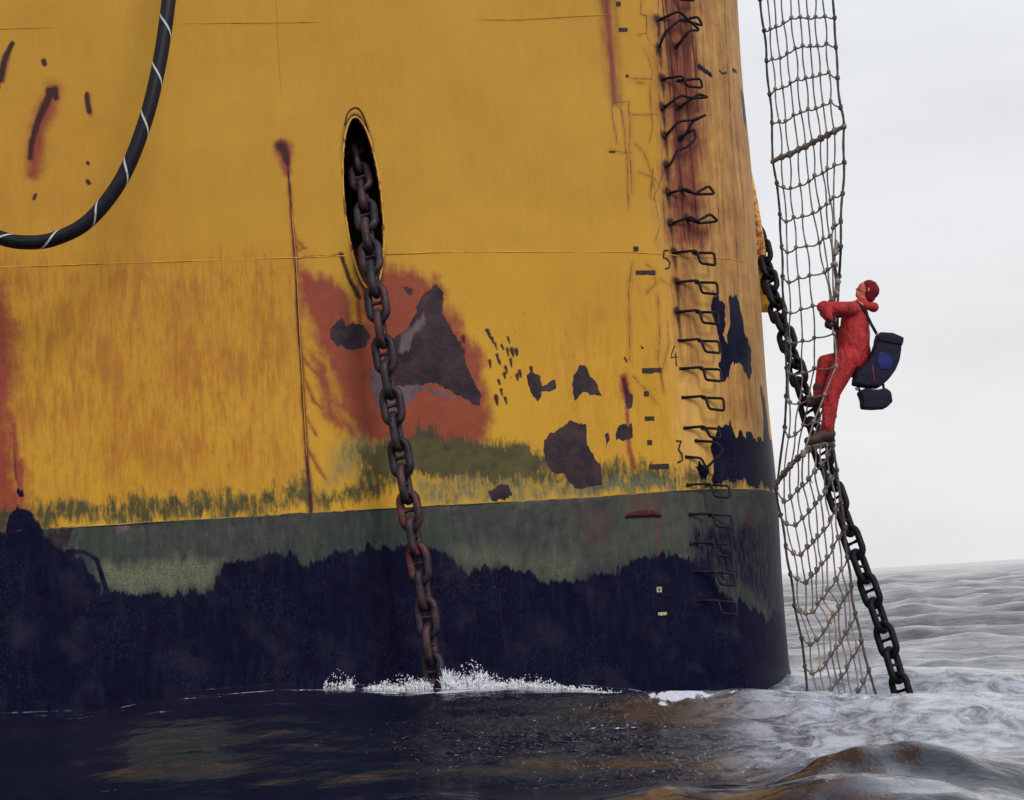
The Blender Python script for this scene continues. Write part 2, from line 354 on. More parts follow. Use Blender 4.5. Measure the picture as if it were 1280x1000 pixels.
# algae above the lower seam, grey-green boot-top band below it
patch('algae', [(-60,640),(30,634),(60,626),(150,620),(280,610),(340,612),(388,596),(398,640),(280,650),(60,664),(-60,672)], .20, .86)
patch('algae', [(388,610),(440,600),(462,560),(530,546),(640,552),(700,566),(770,572),(850,584),(890,590),(960,596),(960,620),(780,620),(600,604),(520,604),(400,642)], .22, .9)
patch('algae', [(445,565),(480,548),(530,546),(620,550),(660,560),(690,585),(640,602),(540,598),(470,590)], .22, 1.55)
patch('slime', [(520,603),(600,600),(700,606),(780,600),(840,596),(850,610),(700,622),(560,630),(520,630)], .12, .75)
patch('slime', [(420,560),(450,546),(470,552),(440,590),(415,600)], .2, .7)
sdist.k = .12
patch('grey', [(-80,668),(60,661),(200,652),(390,641),(560,631),(700,624),(780,619),(870,612),(1030,613),(1030,800),(1000,900),(-80,960)], .012)
sdist.k = 1.0
patch('slime', [(130,735),(130,712),(150,706),(274,702),(276,712),(262,735),(215,738),(160,744)], .12, 1.0)
patch('slime', [(560,690),(680,700),(720,695),(730,700),(700,724),(600,716)], .3, .75)
patch('slime', [(770,615),(860,610),(880,680),(830,700),(770,700)], .4, .2)
patch('rust', [(700,626),(740,622),(770,640),(760,700),(735,690)], .3, .35); patch('rust', [(776,620),(830,618),(832,650),(778,652)], .25, .5)
patch('rust', [(936,640),(942,642),(942,672),(936,668)], .04, .9); stroke('rust', [(820,655),(826,700)], 4, 3, .6)
LOWER = [(-100,664),(60,664),(80,692),(104,700),(128,738),(200,742),(270,738),(276,706),(330,690),(348,694),(392,706),(430,690),(460,682),(530,684),(560,690),(580,716),(640,715),(655,706),(680,727),(740,722),(790,700),(835,692),(885,700),(900,740),(960,772),(978,764),(1010,780),(1010,960),(-100,1000)]
patch('fringe', LOWER, .55)
patch('black', LOWER, .11)
patch('black', [(850,650),(1030,630),(1030,800),(860,720)], .4, .56)
stroke('black', [(84,690),(104,690),(122,700),(128,722),(132,735)], 2.2, 2.4); stroke('bare', [(150,660),(158,658)], 5, 4, .8)
patch('dark', [(60,664),(96,664),(90,690),(62,690)], .1, .7); patch('black', [(20,614),(29,614),(28,622),(20,621)], .015)
patch('black', [(10,650),(24,634),(44,640),(60,660),(60,668),(0,668)], .08, .9)
patch('bare', [(806,702),(842,700),(842,706),(806,707)], .02, .8); patch('bare', [(848,690),(862,692),(860,702),(850,700)], .04, .7)
patch('stain', [(-60,330),(120,326),(370,322),(372,400),(384,600),(300,610),(150,616),(-60,640)], .6)
patch('stain', [(-60,332),(372,322),(372,360),(200,372),(60,380),(-60,390)], .5, 1.4)
patch('stain', [(640,420),(760,330),(860,330),(880,600),(700,600)], .8, .45)
patch('stain', [(-60,150),(120,150),(230,310),(225,330),(-60,335)], .6, .38)
_jt = int(np.searchsorted(SV, _ss[-1]-.12))          # the wear carries on round the shoulder of the bow
for k in A: A[k][:, _jt:] = A[k][:, _jt:_jt+1]
for k, v in A.items():
    a = hme.attributes.new(k, 'FLOAT', 'POINT'); a.data.foreach_set('value', v.astype(np.float32).ravel())
uv = hme.attributes.new('plate', 'FLOAT_VECTOR', 'POINT')
uv.data.foreach_set('vector', np.stack([SS, ZZ, np.zeros_like(SS)], -1).astype(np.float32).ravel())

# ---- hull material
m = NM('hull_paint', .6, 0, .22)
pa = m.n.new('ShaderNodeAttribute'); pa.attribute_name = 'plate'; PV = pa.outputs['Vector']
def mapped(scale, loc=(0, 0, 0)):
    mp = m.n.new('ShaderNodeMapping'); mp.inputs['Scale'].default_value = scale; mp.inputs['Location'].default_value = loc
    m.L(PV, mp.inputs[0]); return mp.outputs[0]
iso = mapped((1, 1, 1)); ver = mapped((1, .14, 1)); ver2 = mapped((1, .04, 1), (3, 7, 0)); tall = mapped((1, .33, 1), (9, 2, 0))
n_big = m.noise(iso, .9, 4); n_mid = m.noise(iso, 7, 6, .6); n_fine = m.noise(iso, 55, 5, .65); n_str = m.noise(ver, 14, 6, .62); n_str2 = m.noise(ver2, 22, 5, .6)
n_edge = m.noise(tall, 22, 7, .68); n_grain = m.noise(iso, 190, 2, .7)
def edge(name, amp, e, n=None, off=.5):      # soft mask made crisp and ragged by noise
    n = n_edge if n is None else n
    v = m.math('ADD', m.attr(name), m.math('MULTIPLY', m.math('SUBTRACT', n, .5), amp)); return m.mr(v, off-e, off+e, 0, 1, True)
def soft(name, n, lo, hi): return m.math('MULTIPLY', m.attr(name), m.mr(n, lo, hi, 0, 1, True), clamp=True)
c = m.mix(m.mr(n_big, .35, .65), srgb(186,139,40), srgb(176,129,34))
c = m.mix(m.math('MULTIPLY', m.mr(n_str, .3, .75), .35), c, srgb(200,154,52)); c = m.mix(m.math('MULTIPLY', m.mr(m.noise(iso, 2.3, 7, .62), .5, .75), .3), c, srgb(158,116,44))
c = m.mix(m.math('MULTIPLY', m.mr(n_grain, .3, .7), .22), c, srgb(150,108,42))
c = m.mix(m.math('MULTIPLY', m.mr(n_str2, .55, .75), .07), c, srgb(160,112,48))
zsep = m.n.new('ShaderNodeSeparateXYZ'); m.L(PV, zsep.inputs[0])
lowz = m.mr(zsep.outputs['Y'], 5.4, 3.4)
c = m.mix(m.math('MULTIPLY', lowz, .55), c, srgb(206,158,40))
st = soft('stain', m.math('ADD', m.math('MULTIPLY', n_str, .5), m.math('MULTIPLY', m.noise(mapped((1, .45, 1), (2, 5, 0)), 2.6, 8, .66), .5)), .44, .60); c = m.mix(m.math('MULTIPLY', m.attr('stain'), m.mr(n_big, .3, .7, .15, .5)), c, srgb(180,120,36)); c = m.mix(m.math('MULTIPLY', m.math('MULTIPLY', m.attr('stain'), m.mr(m.noise(mapped((1, .12, 1), (4, 4, 0)), 30, 6, .7), .48, .66)), .5), c, srgb(150,88,34))
c = m.mix(m.math('MULTIPLY', st, .62), c, m.mix(m.mr(n_mid, .35, .65), srgb(168,98,28), srgb(134,86,34)))
st2 = soft('stain', n_edge, .5, .72); c = m.mix(m.math('MULTIPLY', st2, .55), c, srgb(150,92,44))
c = m.mix(m.math('MULTIPLY', m.attr('pale'), .8), c, m.mix(m.mr(m.noise(mapped((1, .10, 1), (5, 3, 0)), 9, 7, .7, .6), .38, .66), srgb(216,172,98), srgb(188,138,78)))
rv = m.math('ADD', m.attr('rust'), m.math('MULTIPLY', m.math('SUBTRACT', m.noise(iso, 5, 6, .65), .5), .7))
rf = m.math('MULTIPLY', m.mr(rv, .18, .72, 0, 1, True), m.math('GREATER_THAN', m.attr('rust'), .01))
rcol = m.mix(m.mr(n_mid, .35, .65), srgb(128,40,44), srgb(150,54,46)); rcol = m.mix(m.mr(n_fine, .4, .75), rcol, srgb(96,38,38))
c = m.mix(m.math('MULTIPLY', rf, .9), c, rcol)
sv = m.math('MULTIPLY', m.attr('streak'), m.mr(m.math('ADD', m.math('MULTIPLY', m.noise(mapped((1, .09, 1), (1, 8, 0)), 12, 8, .72, .5), .6), m.math('MULTIPLY', m.noise(iso, 3.5, 6, .65), .4)), .36, .60, .12, 1.2), clamp=True)
c = m.mix(sv, c, m.mix(m.mr(n_str, .3, .7), srgb(74,28,32), srgb(128,66,50)))
sp_ = m.math('MULTIPLY', m.attr('speck'), m.mr(m.noise(tall, 16, 5, .7), .63, .68), clamp=True); c = m.mix(sp_, c, srgb(120,50,34))
# algae: green growth with yellow paint showing through in vertical rags
av = m.math('ADD', m.attr('algae'), m.math('MULTIPLY', m.math('SUBTRACT', m.noise(mapped((1, .22, 1)), 24, 8, .75), .5), 2.6)); av = m.math('ADD', av, m.math('MULTIPLY', m.math('SUBTRACT', m.noise(iso, 3.4, 6, .65), .5), 1.6)); af = m.math('MULTIPLY', m.mr(av, .35, .95), m.math('GREATER_THAN', m.attr('algae'), .02))
c = m.mix(m.math('MULTIPLY', af, .92), c, m.mix(m.mr(n_mid, .35, .65), srgb(28,46,40), srgb(66,70,42)))
gcol = m.mix(m.mr(n_mid, .35, .68), srgb(46,44,50), srgb(68,68,66)); gcol = m.mix(m.mr(n_big, .45, .6), gcol, srgb(46,56,50)); gcol = m.mix(m.mr(n_str, .45, .75), gcol, srgb(62,70,56))
gcol = m.mix(m.math('MULTIPLY', m.mr(m.noise(iso, 2.7, 8, .7), .48, .64), .75), gcol, srgb(40,38,52)); gcol = m.mix(m.math('MULTIPLY', m.mr(m.noise(mapped((1, .2, 1), (8, 8, 0)), 16, 6, .7), .55, .7), .5), gcol, srgb(92,94,82))
c = m.mix(edge('grey', .1, .2, n_fine), c, gcol)
slf = m.math('MULTIPLY', m.attr('slime'), m.mr(n_edge, .3, .6, .3, 1.2), clamp=True); c = m.mix(slf, c, m.mix(m.mr(n_fine, .35, .65), srgb(62,74,58), srgb(116,118,92)))
rr = m.math('MULTIPLY', m.math('MULTIPLY', edge('grey', .1, .2), m.mr(rv, .18, .72)), m.math('GREATER_THAN', m.attr('rust'), .01)); c = m.mix(m.math('MULTIPLY', rr, .6), c, srgb(96,42,36))
c = m.mix(edge('dark', .9, .07), c, m.mix(m.mr(m.noise(iso, 4, 7, .7), .42, .62), m.mix(m.mr(n_fine, .35, .7), srgb(20,16,30), srgb(38,27,38)), m.mix(m.mr(n_fine, .35, .7), srgb(44,30,40), srgb(80,54,56))))
c = m.mix(edge('bare', 1.1, .3), c, m.mix(m.mr(n_mid, .35, .65), srgb(84,68,76), srgb(106,90,94)))
lv = m.math('ADD', m.attr('line'), m.math('MULTIPLY', m.math('SUBTRACT', n_edge, .5), .6)); lf = m.math('MULTIPLY', m.mr(lv, .38, .75), m.math('GREATER_THAN', m.attr('line'), .02))
c = m.mix(lf, c, m.mix(m.mr(n_fine, .3, .7), srgb(24,11,17), srgb(74,27,24)))
bcol = m.mix(m.mr(n_mid, .35, .7), srgb(9,9,32), srgb(17,17,44)); bcol = m.mix(m.math('MULTIPLY', m.mr(m.noise(iso, 2.2, 5, .6), .52, .72), .8), bcol, srgb(38,38,54))
bcol = m.mix(m.math('MULTIPLY', m.mr(m.noise(mapped((1, .7, 1), (4, 1, 0)), 38, 4, .7), .52, .68), m.mr(m.noise(iso, 1.3, 3), .45, .6)), bcol, srgb(38,40,58))
bcol = m.mix(m.math('MULTIPLY', m.mr(n_str, .5, .7), .35), bcol, srgb(36,38,62))
bf = edge('black', 1.5, .20, m.math('ADD', m.math('MULTIPLY', n_edge, .6), m.math('MULTIPLY', n_str, .4))); fv_ = m.math('ADD', m.attr('fringe'), m.math('MULTIPLY', m.math('SUBTRACT', m.math('ADD', m.math('MULTIPLY', m.noise(mapped((1, .3, 1), (6, 6, 0)), 6, 8, .72), .6), m.math('MULTIPLY', n_edge, .4)), .5), 2.2))
c = m.mix(m.math('MULTIPLY', m.math('MULTIPLY', m.mr(fv_, .30, .70, 0, 1, True), m.math('GREATER_THAN', m.attr('fringe'), .02)), .78), c, m.mix(m.mr(n_fine, .35, .65), srgb(30,34,44), srgb(46,52,52)))
c = m.mix(bf, c, bcol)
m.base(c)
rough = m.mr(bf, 0, 1, .58, .42); m.L(rough, m.b.inputs['Roughness']); m.L(m.mr(bf, 0, 1, .22, .05), m.b.inputs['Specular IOR Level'])
hgt = m.math('SUBTRACT', m.math('ADD', m.math('MULTIPLY', n_mid, .35), m.math('MULTIPLY', n_fine, .25)), m.math('MULTIPLY', edge('dark', .9, .07), .5))
hgt = m.math('SUBTRACT', hgt, m.math('MULTIPLY', bf, .3)); m.bump(hgt, .5, .006)
hull_mat = m.m
hme.materials.append(hull_mat)
ho = bpy.data.objects.new('hull_plating', hme); COL.objects.link(ho); ship_part(ho)

# ---- small steel materials
yellow_steel = NM('old_yellow_steel', .6); v = yellow_steel.coord('Object'); n1 = yellow_steel.noise(v, 9, 7, .68)
yellow_steel.base(yellow_steel.mix(yellow_steel.mr(n1, .5, .6), srgb(206,156,58), srgb(120,58,38))); yellow_steel.bump(n1, .3, .01); yellow_steel = yellow_steel.m
bead_mat = simple('weld_bead_paint', srgb(206,158,62), srgb(176,122,46), 6, .55)
rusty_iron = simple('rusty_iron', srgb(38,28,34), srgb(86,46,38), 14, .75, .1, .6, .01)
black_iron = simple('black_iron', srgb(16,15,20), srgb(36,28,34), 20, .6, .2, .5, .008)
mark_mat = simple('mark_paint', srgb(30,28,34), srgb(62,52,44), 60, .7, 0, .2, .002)
pale_mark = simple('pale_mark_paint', srgb(196,180,140), srgb(120,110,90), 60, .7, 0, .2, .002)
red_rust = simple('red_rust_scale', srgb(84,34,34), srgb(50,24,30), 30, .8, 0, .6, .01)

# ---- weld seams
seam_pale = simple('seam_bead_pale', srgb(180,156,96), srgb(96,80,50), 3, .6)
def seam(pts, r=.006, mat=bead_mat):
    hh = [hull(*p) for p in pts]; out = []
    ss = np.linspace(hh[0][0], hh[-1][0], 260); zz = np.interp(ss, [h[0] for h in hh], [h[1] for h in hh])
    for s, z in zip(ss, zz):
        u = (s-HC[0])*math.cos(HT)-(z-HC[1])*math.sin(HT); w_ = (s-HC[0])*math.sin(HT)+(z-HC[1])*math.cos(HT)
        out.append((s, z, (u/HB)**2+(w_/HA)**2 < 1.05))
    run = []; mb = MB()
    for s, z, inn in out + [(0, 0, True)]:
        if inn:
            if len(run) > 1: mb.tube(run, [r*random.uniform(.7, 1.1) for _ in run], 6)
            run = []
        else: run.append(hsz(s, z, -.001))
    return ship_part(mb.build('weld_seam', mat))
seam([(-60,336),(120,330),(370,322),(560,315),(780,315),(860,321),(940,330)], .007)
seam([(-60,38),(200,30),(400,27),(650,24),(900,32)], .003)
seam([(-60,667),(60,661),(200,652),(390,641),(560,631),(700,624),(780,618),(870,612),(958,612)], .006, seam_pale)
def vseam(pts, r=.004):
    mb = MB(); mb.tube([hsz(*hull(*p), -.0005) for p in pts], r, 6); return ship_part(mb.build('weld_seam', bead_mat))
vseam([(345,-30),(350,90),(356,184)], .0025); vseam([(360,205),(365,270),(370,322),(376,440),(384,580),(388,641)], .005)

# ---- hawse opening on the near side: lip, weld arc and pipe going up into the ship
def ring_pts(g, out, n=64): return [hsz(*hawse_pt(a, g), out) for a in np.linspace(0, 2*math.pi, n, endpoint=False)]
mb = MB(); mb.tube(ring_pts(.003, .0), .010, 8, closed=True); lip = ship_part(mb.build('hawse_lip', yellow_steel))
mb = MB(); n_ = 48; vs = []; fs = []
for i, (dep, rise, g) in enumerate(((0, 0, .0), (.25, .12, -.015), (.7, .5, -.02), (1.5, 1.3, -.02))):
    for a in np.linspace(0, 2*math.pi, n_, endpoint=False):
        s_, z_ = hawse_pt(a, g); p = hsz(s_, z_, -dep); p.z += rise; vs.append(p)
for i in range(3):
    for k in range(n_): l = (k+1) % n_; fs.append((i*n_+k, i*n_+l, (i+1)*n_+l, (i+1)*n_+k))
fs.append(tuple(3*n_+k for k in range(n_)))
mb.add(vs, fs); ship_part(mb.build('hawse_pipe', rusty_iron))
mb = MB(); mb.tube([hp(x, y, .004) for x, y in spline([(431,156,0),(434,143,0),(440,136,0),(447,135,0),(453,142,0),(457,152,0),(460,164,0)], 5) for _ in [0]] if False else [hp(p.x, p.y, .004) for p in spline([(431,156,0),(434,143,0),(440,136,0),(447,135,0),(453,142,0),(457,152,0),(460,164,0)], 5)], .007, 6)
ship_part(mb.build('weld_arc', rusty_iron))

# ---- rungs of the bow ladder
rung_navy = simple('rung_navy_paint', srgb(14,14,26), srgb(30,28,40), 20, .6, 0, .4, .006)
def rung(pts, outs, r=.015, mat=black_iron):
    P = [hp(x, y, o) for (x, y), o in zip(pts, outs)]
    Q = []
    for i, p in enumerate(P):       # rounded corners
        if 0 < i < len(P)-1:
            a = (P[i-1]-p); b = (P[i+1]-p); k = min(.03, a.length*.4, b.length*.4)
            Q += [p+a.normalized()*k, p+(a.normalized()+b.normalized())*k*.25, p+b.normalized()*k]
        else: Q.append(p)
    mb = MB(); mb.tube(Q, r, 8); mb.blob(P[0], .022, 8, 5, .2); mb.blob(hp(*pts[-1], 0), .018, 8, 5, .2)
    return ship_part(mb.build('rung', mat))
for (x, y) in ((842,316),(845,353),(846,390),(848,426),(850,461),(853,497),(860,606),(863,643),(864,679),(867,715),(869,751)):
    j = lambda: random.uniform(-1, 1)
    rung([(x, y), (x+20+j(), y-.5), (x+23+j(), y+16), (x+41, y+18+j()*.6), (x+42+j()*.5, y+2.5), (x+24, y)], [0, .11, .14, .14, .11, 0], .015 if y < 600 else .013, black_iron if y < 600 else rung_navy)
bent = [([(840,-8),(844,3),(860,4),(861,-8)], [0,.1,.1,0]),
 ([(821,26),(840,18),(862,43),(851,43),(843,62)], [0,.12,.16,.14,0]),
 ([(823,62),(828,42),(842,28),(866,37),(862,25),(850,26)], [0,.05,.12,.15,.13,0]),
 ([(827,99),(844,99),(849,112),(867,114),(865,102),(846,101)], [0,.13,.14,.14,.13,0]),
 ([(828,136),(844,122),(856,127),(873,126),(864,121),(847,136)], [0,.1,.14,.15,.12,0]),
 ([(831,171),(843,154),(856,154),(870,148),(857,155),(854,168),(850,174)], [0,.08,.14,.16,.12,.06,0]),
 ([(850,172),(860,164),(861,176),(853,186),(842,190),(838,204),(833,208)], [0,.1,.12,.1,.06,.03,0]),
 ([(835,242),(851,238),(858,246),(874,236),(881,246),(862,246),(852,237)], [0,.1,.14,.15,.15,.12,0]),
 ([(838,280),(857,273),(861,280),(876,271),(885,280),(866,282),(859,274)], [0,.1,.14,.15,.15,.12,0]),
 ([(856,535),(874,534),(879,548),(893,549),(892,537),(877,535)], [0,.1,.12,.1,.08,0]),
 ([(870,551),(886,554),(892,566),(876,586),(873,573),(858,571)], [0,.12,.15,.1,.05,0])]
for p, o in bent: tag(rung(p, o), 'bent and twisted ladder rung')

# ---- draught marks and metre numerals
def plate(x, y, w, h, mat=mark_mat, name='draught_mark', thick=.006, notch=0, slope=0.0):
    s, z = hull(x, y); ws, hs = w/118/2, h/118/2
    k = max(2, int(w/4)); cphi = math.cos(plan(s)[1]); ws /= max(cphi, .4)
    vs = []; fs = []
    for i in range(k+1):
        u = -1+2*i/k; dn = (random.uniform(-.25, .25) if notch and 0 < i < k else 0)*hs*notch
        for (vz, o) in ((-1, 0), (-1, thick), (1, thick), (1, 0)):
            vs.append(hsz(s+u*ws, z+vz*hs+dn*(vz < 0)+u*ws*slope, o-.001))
    for i in range(k):
        b = i*4
        for e in range(3): fs.append((b+e, b+e+1, b+5+e, b+4+e))
    fs += [(0, 3, 2, 1), (k*4, k*4+1, k*4+2, k*4+3)]
    return ship_part(link(name, vs, fs, mat, smooth=False))
for (x, y) in ((795,311),(799,372),(804,433),(808,492),(812,553),(773,5)): plate(x, y, 6, 6)
plate(784, 95, 3.5, 3.5); plate(779, 37, 11, 4.5, notch=1.5)
for (x, y) in ((805,402),(812,523)): plate(x, y, 11.5, 5)
for (x, y) in ((807,341),(815,463),(824,583)): plate(x, y, 25, 6, notch=1.6)
plate(765, 190, 8, 2.5, notch=1.2)
o = plate(824, 737, 6.5, 6.5, pale_mark); tag(o, 'pale square draught mark'); plate(824, 737, 2.4, 2.6, mark_mat, thick=.009)
plate(828, 767, 11, 3.5, pale_mark, notch=1.5)
mb = MB(); mb.tube([hp(x, y, .012) for x, y in ((782,646),(792,643),(806,642),(818,642),(826,645))], [.012, .03, .034, .03, .012], 8); ship_part(mb.build('rusted_mark', red_rust))
def numeral(name, strokes):
    mb = MB()
    for st_ in strokes: mb.tube([hp(x, y, .006) for x, y in st_], .0085, 6)
    o = ship_part(mb.build(name, mark_mat)); return o
tag(numeral('metre_numeral', [[(835,313),(830,313),(829,322),(833,323),(837,328),(836,335),(831,336)]]), 'figure 5 beside the ladder')
tag(numeral('metre_numeral', [[(843,432),(840,440),(838,447),(846,446)], [(844,441),(845,458)]]), 'figure 4 beside the ladder')
tag(numeral('metre_numeral', [[(845,551),(851,551),(848,562),(852,567),(853,575),(847,578)]]), 'figure 3 beside the ladder')

# ---- hawse casting on the far shoulder of the bow
def oval_collar():
    mb = MB(); C0 = at(950, 302, 20.7); L = .86; W = .20; lean = math.atan2(.075, 1.0)
    rings = []
    for (o, g) in ((-.30, -.02), (-.04, 0), (0.0, .015), (.02, .0), (.0, -.05), (-.30, -.08)):
        ring = []
        for k in range(48):
            a = 2*math.pi*k/48; v_ = math.cos(a)*(L+g); u_ = math.sin(a)*(W+g)
            ring.append(C0+Vector((o - v_*math.tan(lean)*1.0, u_, v_)))
        rings.append(ring)
    vs = [p for r in rings for p in r]; fs = []
    for i in range(5):
        for k in range(48): l = (k+1) % 48; fs.append((i*48+k, i*48+l, (i+1)*48+l, (i+1)*48+k))
    mb.add(vs, fs); ship_part(mb.build('hawse_collar', yellow_steel))
oval_collar()

# ------------------------------------------------------------------ anchor chains
def link_mesh(name, mat, d=.066, pitch=.264, W=.24):
    L = pitch+2*d; r = d/2; hw = W/2-r; hl = L/2-r; mb = MB(); pts = []
    n = 9; st = hl-hw
    for k in range(n): a = math.pi*k/(n-1); pts.append(Vector((hw*math.cos(a), 0, st+hw*math.sin(a))))
    for k in range(n): a = math.pi+math.pi*k/(n-1); pts.append(Vector((hw*math.cos(a), 0, -st+hw*math.sin(a))))
    mb.tube(pts, r, 10, closed=True)
    mb.tube([Vector((-hw, 0, 0)), Vector((-hw*.55, 0, 0)), Vector((0, 0, 0)), Vector((hw*.55, 0, 0)), Vector((hw, 0, 0))], [r*.85, r*.55, r*.42, r*.55, r*.85], 8)
    me = bpy.data.meshes.new(name); me.from_pydata([tuple(v) for v in mb.v], [], mb.f); me.polygons.foreach_set('use_smooth', [True]*len(me.polygons)); me.materials.append(mat); return me
cm = NM('chain_iron', .5, .1, .3); v = cm.coord('Object')
oi = cm.n.new('ShaderNodeObjectInfo'); va = cm.n.new('ShaderNodeVectorMath'); va.operation = 'ADD'; cm.L(v, va.inputs[0]); cm.L(oi.outputs['Location'], va.inputs[1])
nn = cm.noise(va.outputs[0], 7, 6, .65); n2 = cm.noise(va.outputs[0], 2.2, 3)
lz = cm.n.new('ShaderNodeSeparateXYZ'); cm.L(oi.outputs['Location'], lz.inputs[0]); zred = cm.math('MAXIMUM', cm.math('SUBTRACT', 1, cm.math('DIVIDE', cm.math('ABSOLUTE', cm.math('SUBTRACT', lz.outputs['Z'], 2.0)), .75)), .22)
c = cm.mix(cm.mr(nn, .4, .65), srgb(20,18,30), srgb(52,46,56)); c = cm.mix(cm.math('MULTIPLY', cm.math('MULTIPLY', cm.mr(n2, .46, .6), zred), cm.mr(nn, .35, .6)), c, srgb(126,56,44)); cm.base(c)
cm.bump(cm.noise(va.outputs[0], 30, 5), .5, .008); chain_mat = cm.m
chain_black = simple('chain_black_iron', srgb(9,9,16), srgb(20,18,26), 15, .55, .2, .5, .008)
def chain(label, path, mat, rolls, loc, d, W, pitch=.264):
    root = empty('anchor_chain', loc); tag(root, label, 'chain', 'anchor chains running into the sea')
    P = spline(path, 24)
    acc = [0.0]
    for a, b in zip(P, P[1:]): acc.append(acc[-1]+(b-a).length)
    def pos(t):
        i = max(1, min(len(P)-1, int(np.searchsorted(acc, t)))); f = (t-acc[i-1])/(acc[i]-acc[i-1]); return P[i-1].lerp(P[i], f)
    me = link_mesh('link', mat, d, pitch, W); k = 0; t = pitch*.5
    while t < acc[-1]-pitch*.5:
        p = pos(t); tg = (pos(min(t+pitch*.5, acc[-1]))-pos(t-pitch*.5)).normalized()
        o = bpy.data.objects.new('link', me); COL.objects.link(o); o.parent = root
        side = Vector((1, 0, 0)); side = (side-tg*side.dot(tg)).normalized(); other = tg.cross(side)
        a = R(rolls(k)) + random.uniform(-.04, .04); X_ = side*math.cos(a)+other*math.sin(a); Y_ = tg.cross(X_)
        M = Matrix((X_, Y_, tg)).transposed().to_4x4(); M.translation = p-Vector(loc); o.matrix_local = M
        if 'red' in label and 16 <= k <= 20 and k % 2 == 1: pass
        t += pitch; k += 1
    return root
c1 = [at(440,120,18.9), at(445,185,18.25), at(455,250,17.85), at(462,310,17.58), at(469,362,17.42), at(479,432,17.36), at(489,498,17.32), at(500,567,17.28), at(511,632,17.24), at(523,700,17.2), at(534,772,17.16), at(542,850,17.12), at(552,960,17.1)]
chain('heavy stud-link chain coming from the oval hole in the yellow hull side', c1, chain_mat, lambda k: (8 if k % 2 else 96)+k*.6, c1[-1], .082, .255)
c2 = [at(948,285,20.75), at(957,328,20.45), at(968,375,20.0), at(984,425,19.5), at(1001,480,19.1), at(1021,545,18.8), at(1043,612,18.55), at(1070,690,18.3), at(1100,775,18.15), at(1128,868,18.0), at(1150,960,17.9)]
chain('black silhouetted chain slanting behind the rope net right of the bow', c2, chain_black, lambda k: 44 if k % 2 else -46, c2[-1], .070, .245)

# ------------------------------------------------------------------ hose
hm = NM('hose_rubber', .5, 0, .2)
ha = hm.n.new('ShaderNodeAttribute'); ha.attribute_name = 'hose'; hs_ = hm.n.new('ShaderNodeSeparateXYZ'); hm.L(ha.outputs['Vector'], hs_.inputs[0])
fr = hm.math('FRACT', hm.math('ADD', hm.math('DIVIDE', hs_.outputs['X'], .50), hs_.outputs['Y']))
stripe = hm.math('LESS_THAN', fr, .055); nz_ = hm.noise(hm.coord('Object'), 14, 5)
stripe = hm.math('MULTIPLY', stripe, hm.mr(nz_, .3, .45, .5, 1))
c = hm.mix(stripe, hm.mix(hm.mr(nz_, .35, .7), srgb(15,14,24), srgb(26,25,36)), srgb(190,190,192)); hm.base(c); hm.bump(hm.noise(hm.coord('Object'), 60, 3), .15, .004)
hpts = [at(232,-190,16.9), at(220,-80,16.7), at(211,0,16.5), at(200,75,16.42), at(182,150,16.35), at(153,222,16.3), at(112,275,16.3), at(70,298,16.3), at(35,303,16.32), at(0,297,16.35), at(-60,270,16.4), at(-120,215,16.5), at(-165,140,16.6)]
P = spline(hpts, 22); seg = 20; acc = 0; vs = []; fs = []; at_ = []
T = [(P[min(i+1, len(P)-1)]-P[max(i-1, 0)]).normalized() for i in range(len(P))]
N = Vector((0, -1, 0))
for i, p in enumerate(P):
    if i: acc += (p-P[i-1]).length
    N = (N-T[i]*N.dot(T[i])).normalized(); B = T[i].cross(N)
    for k in range(seg+1):
        a = 2*math.pi*k/seg; vs.append(p+(N*math.cos(a)+B*math.sin(a))*.068); at_ += [acc, k/seg, 0]
for i in range(len(P)-1):
    for k in range(seg): b = i*(seg+1)+k; fs.append((b, b+1, b+seg+2, b+seg+1))
hose = link('hose', vs, fs, hm.m); a = hose.data.attributes.new('hose', 'FLOAT_VECTOR', 'POINT'); a.data.foreach_set('vector', at_)
tag(hose, 'thick black hose with white spiral stripe hanging in a loop before the hull', 'hose')

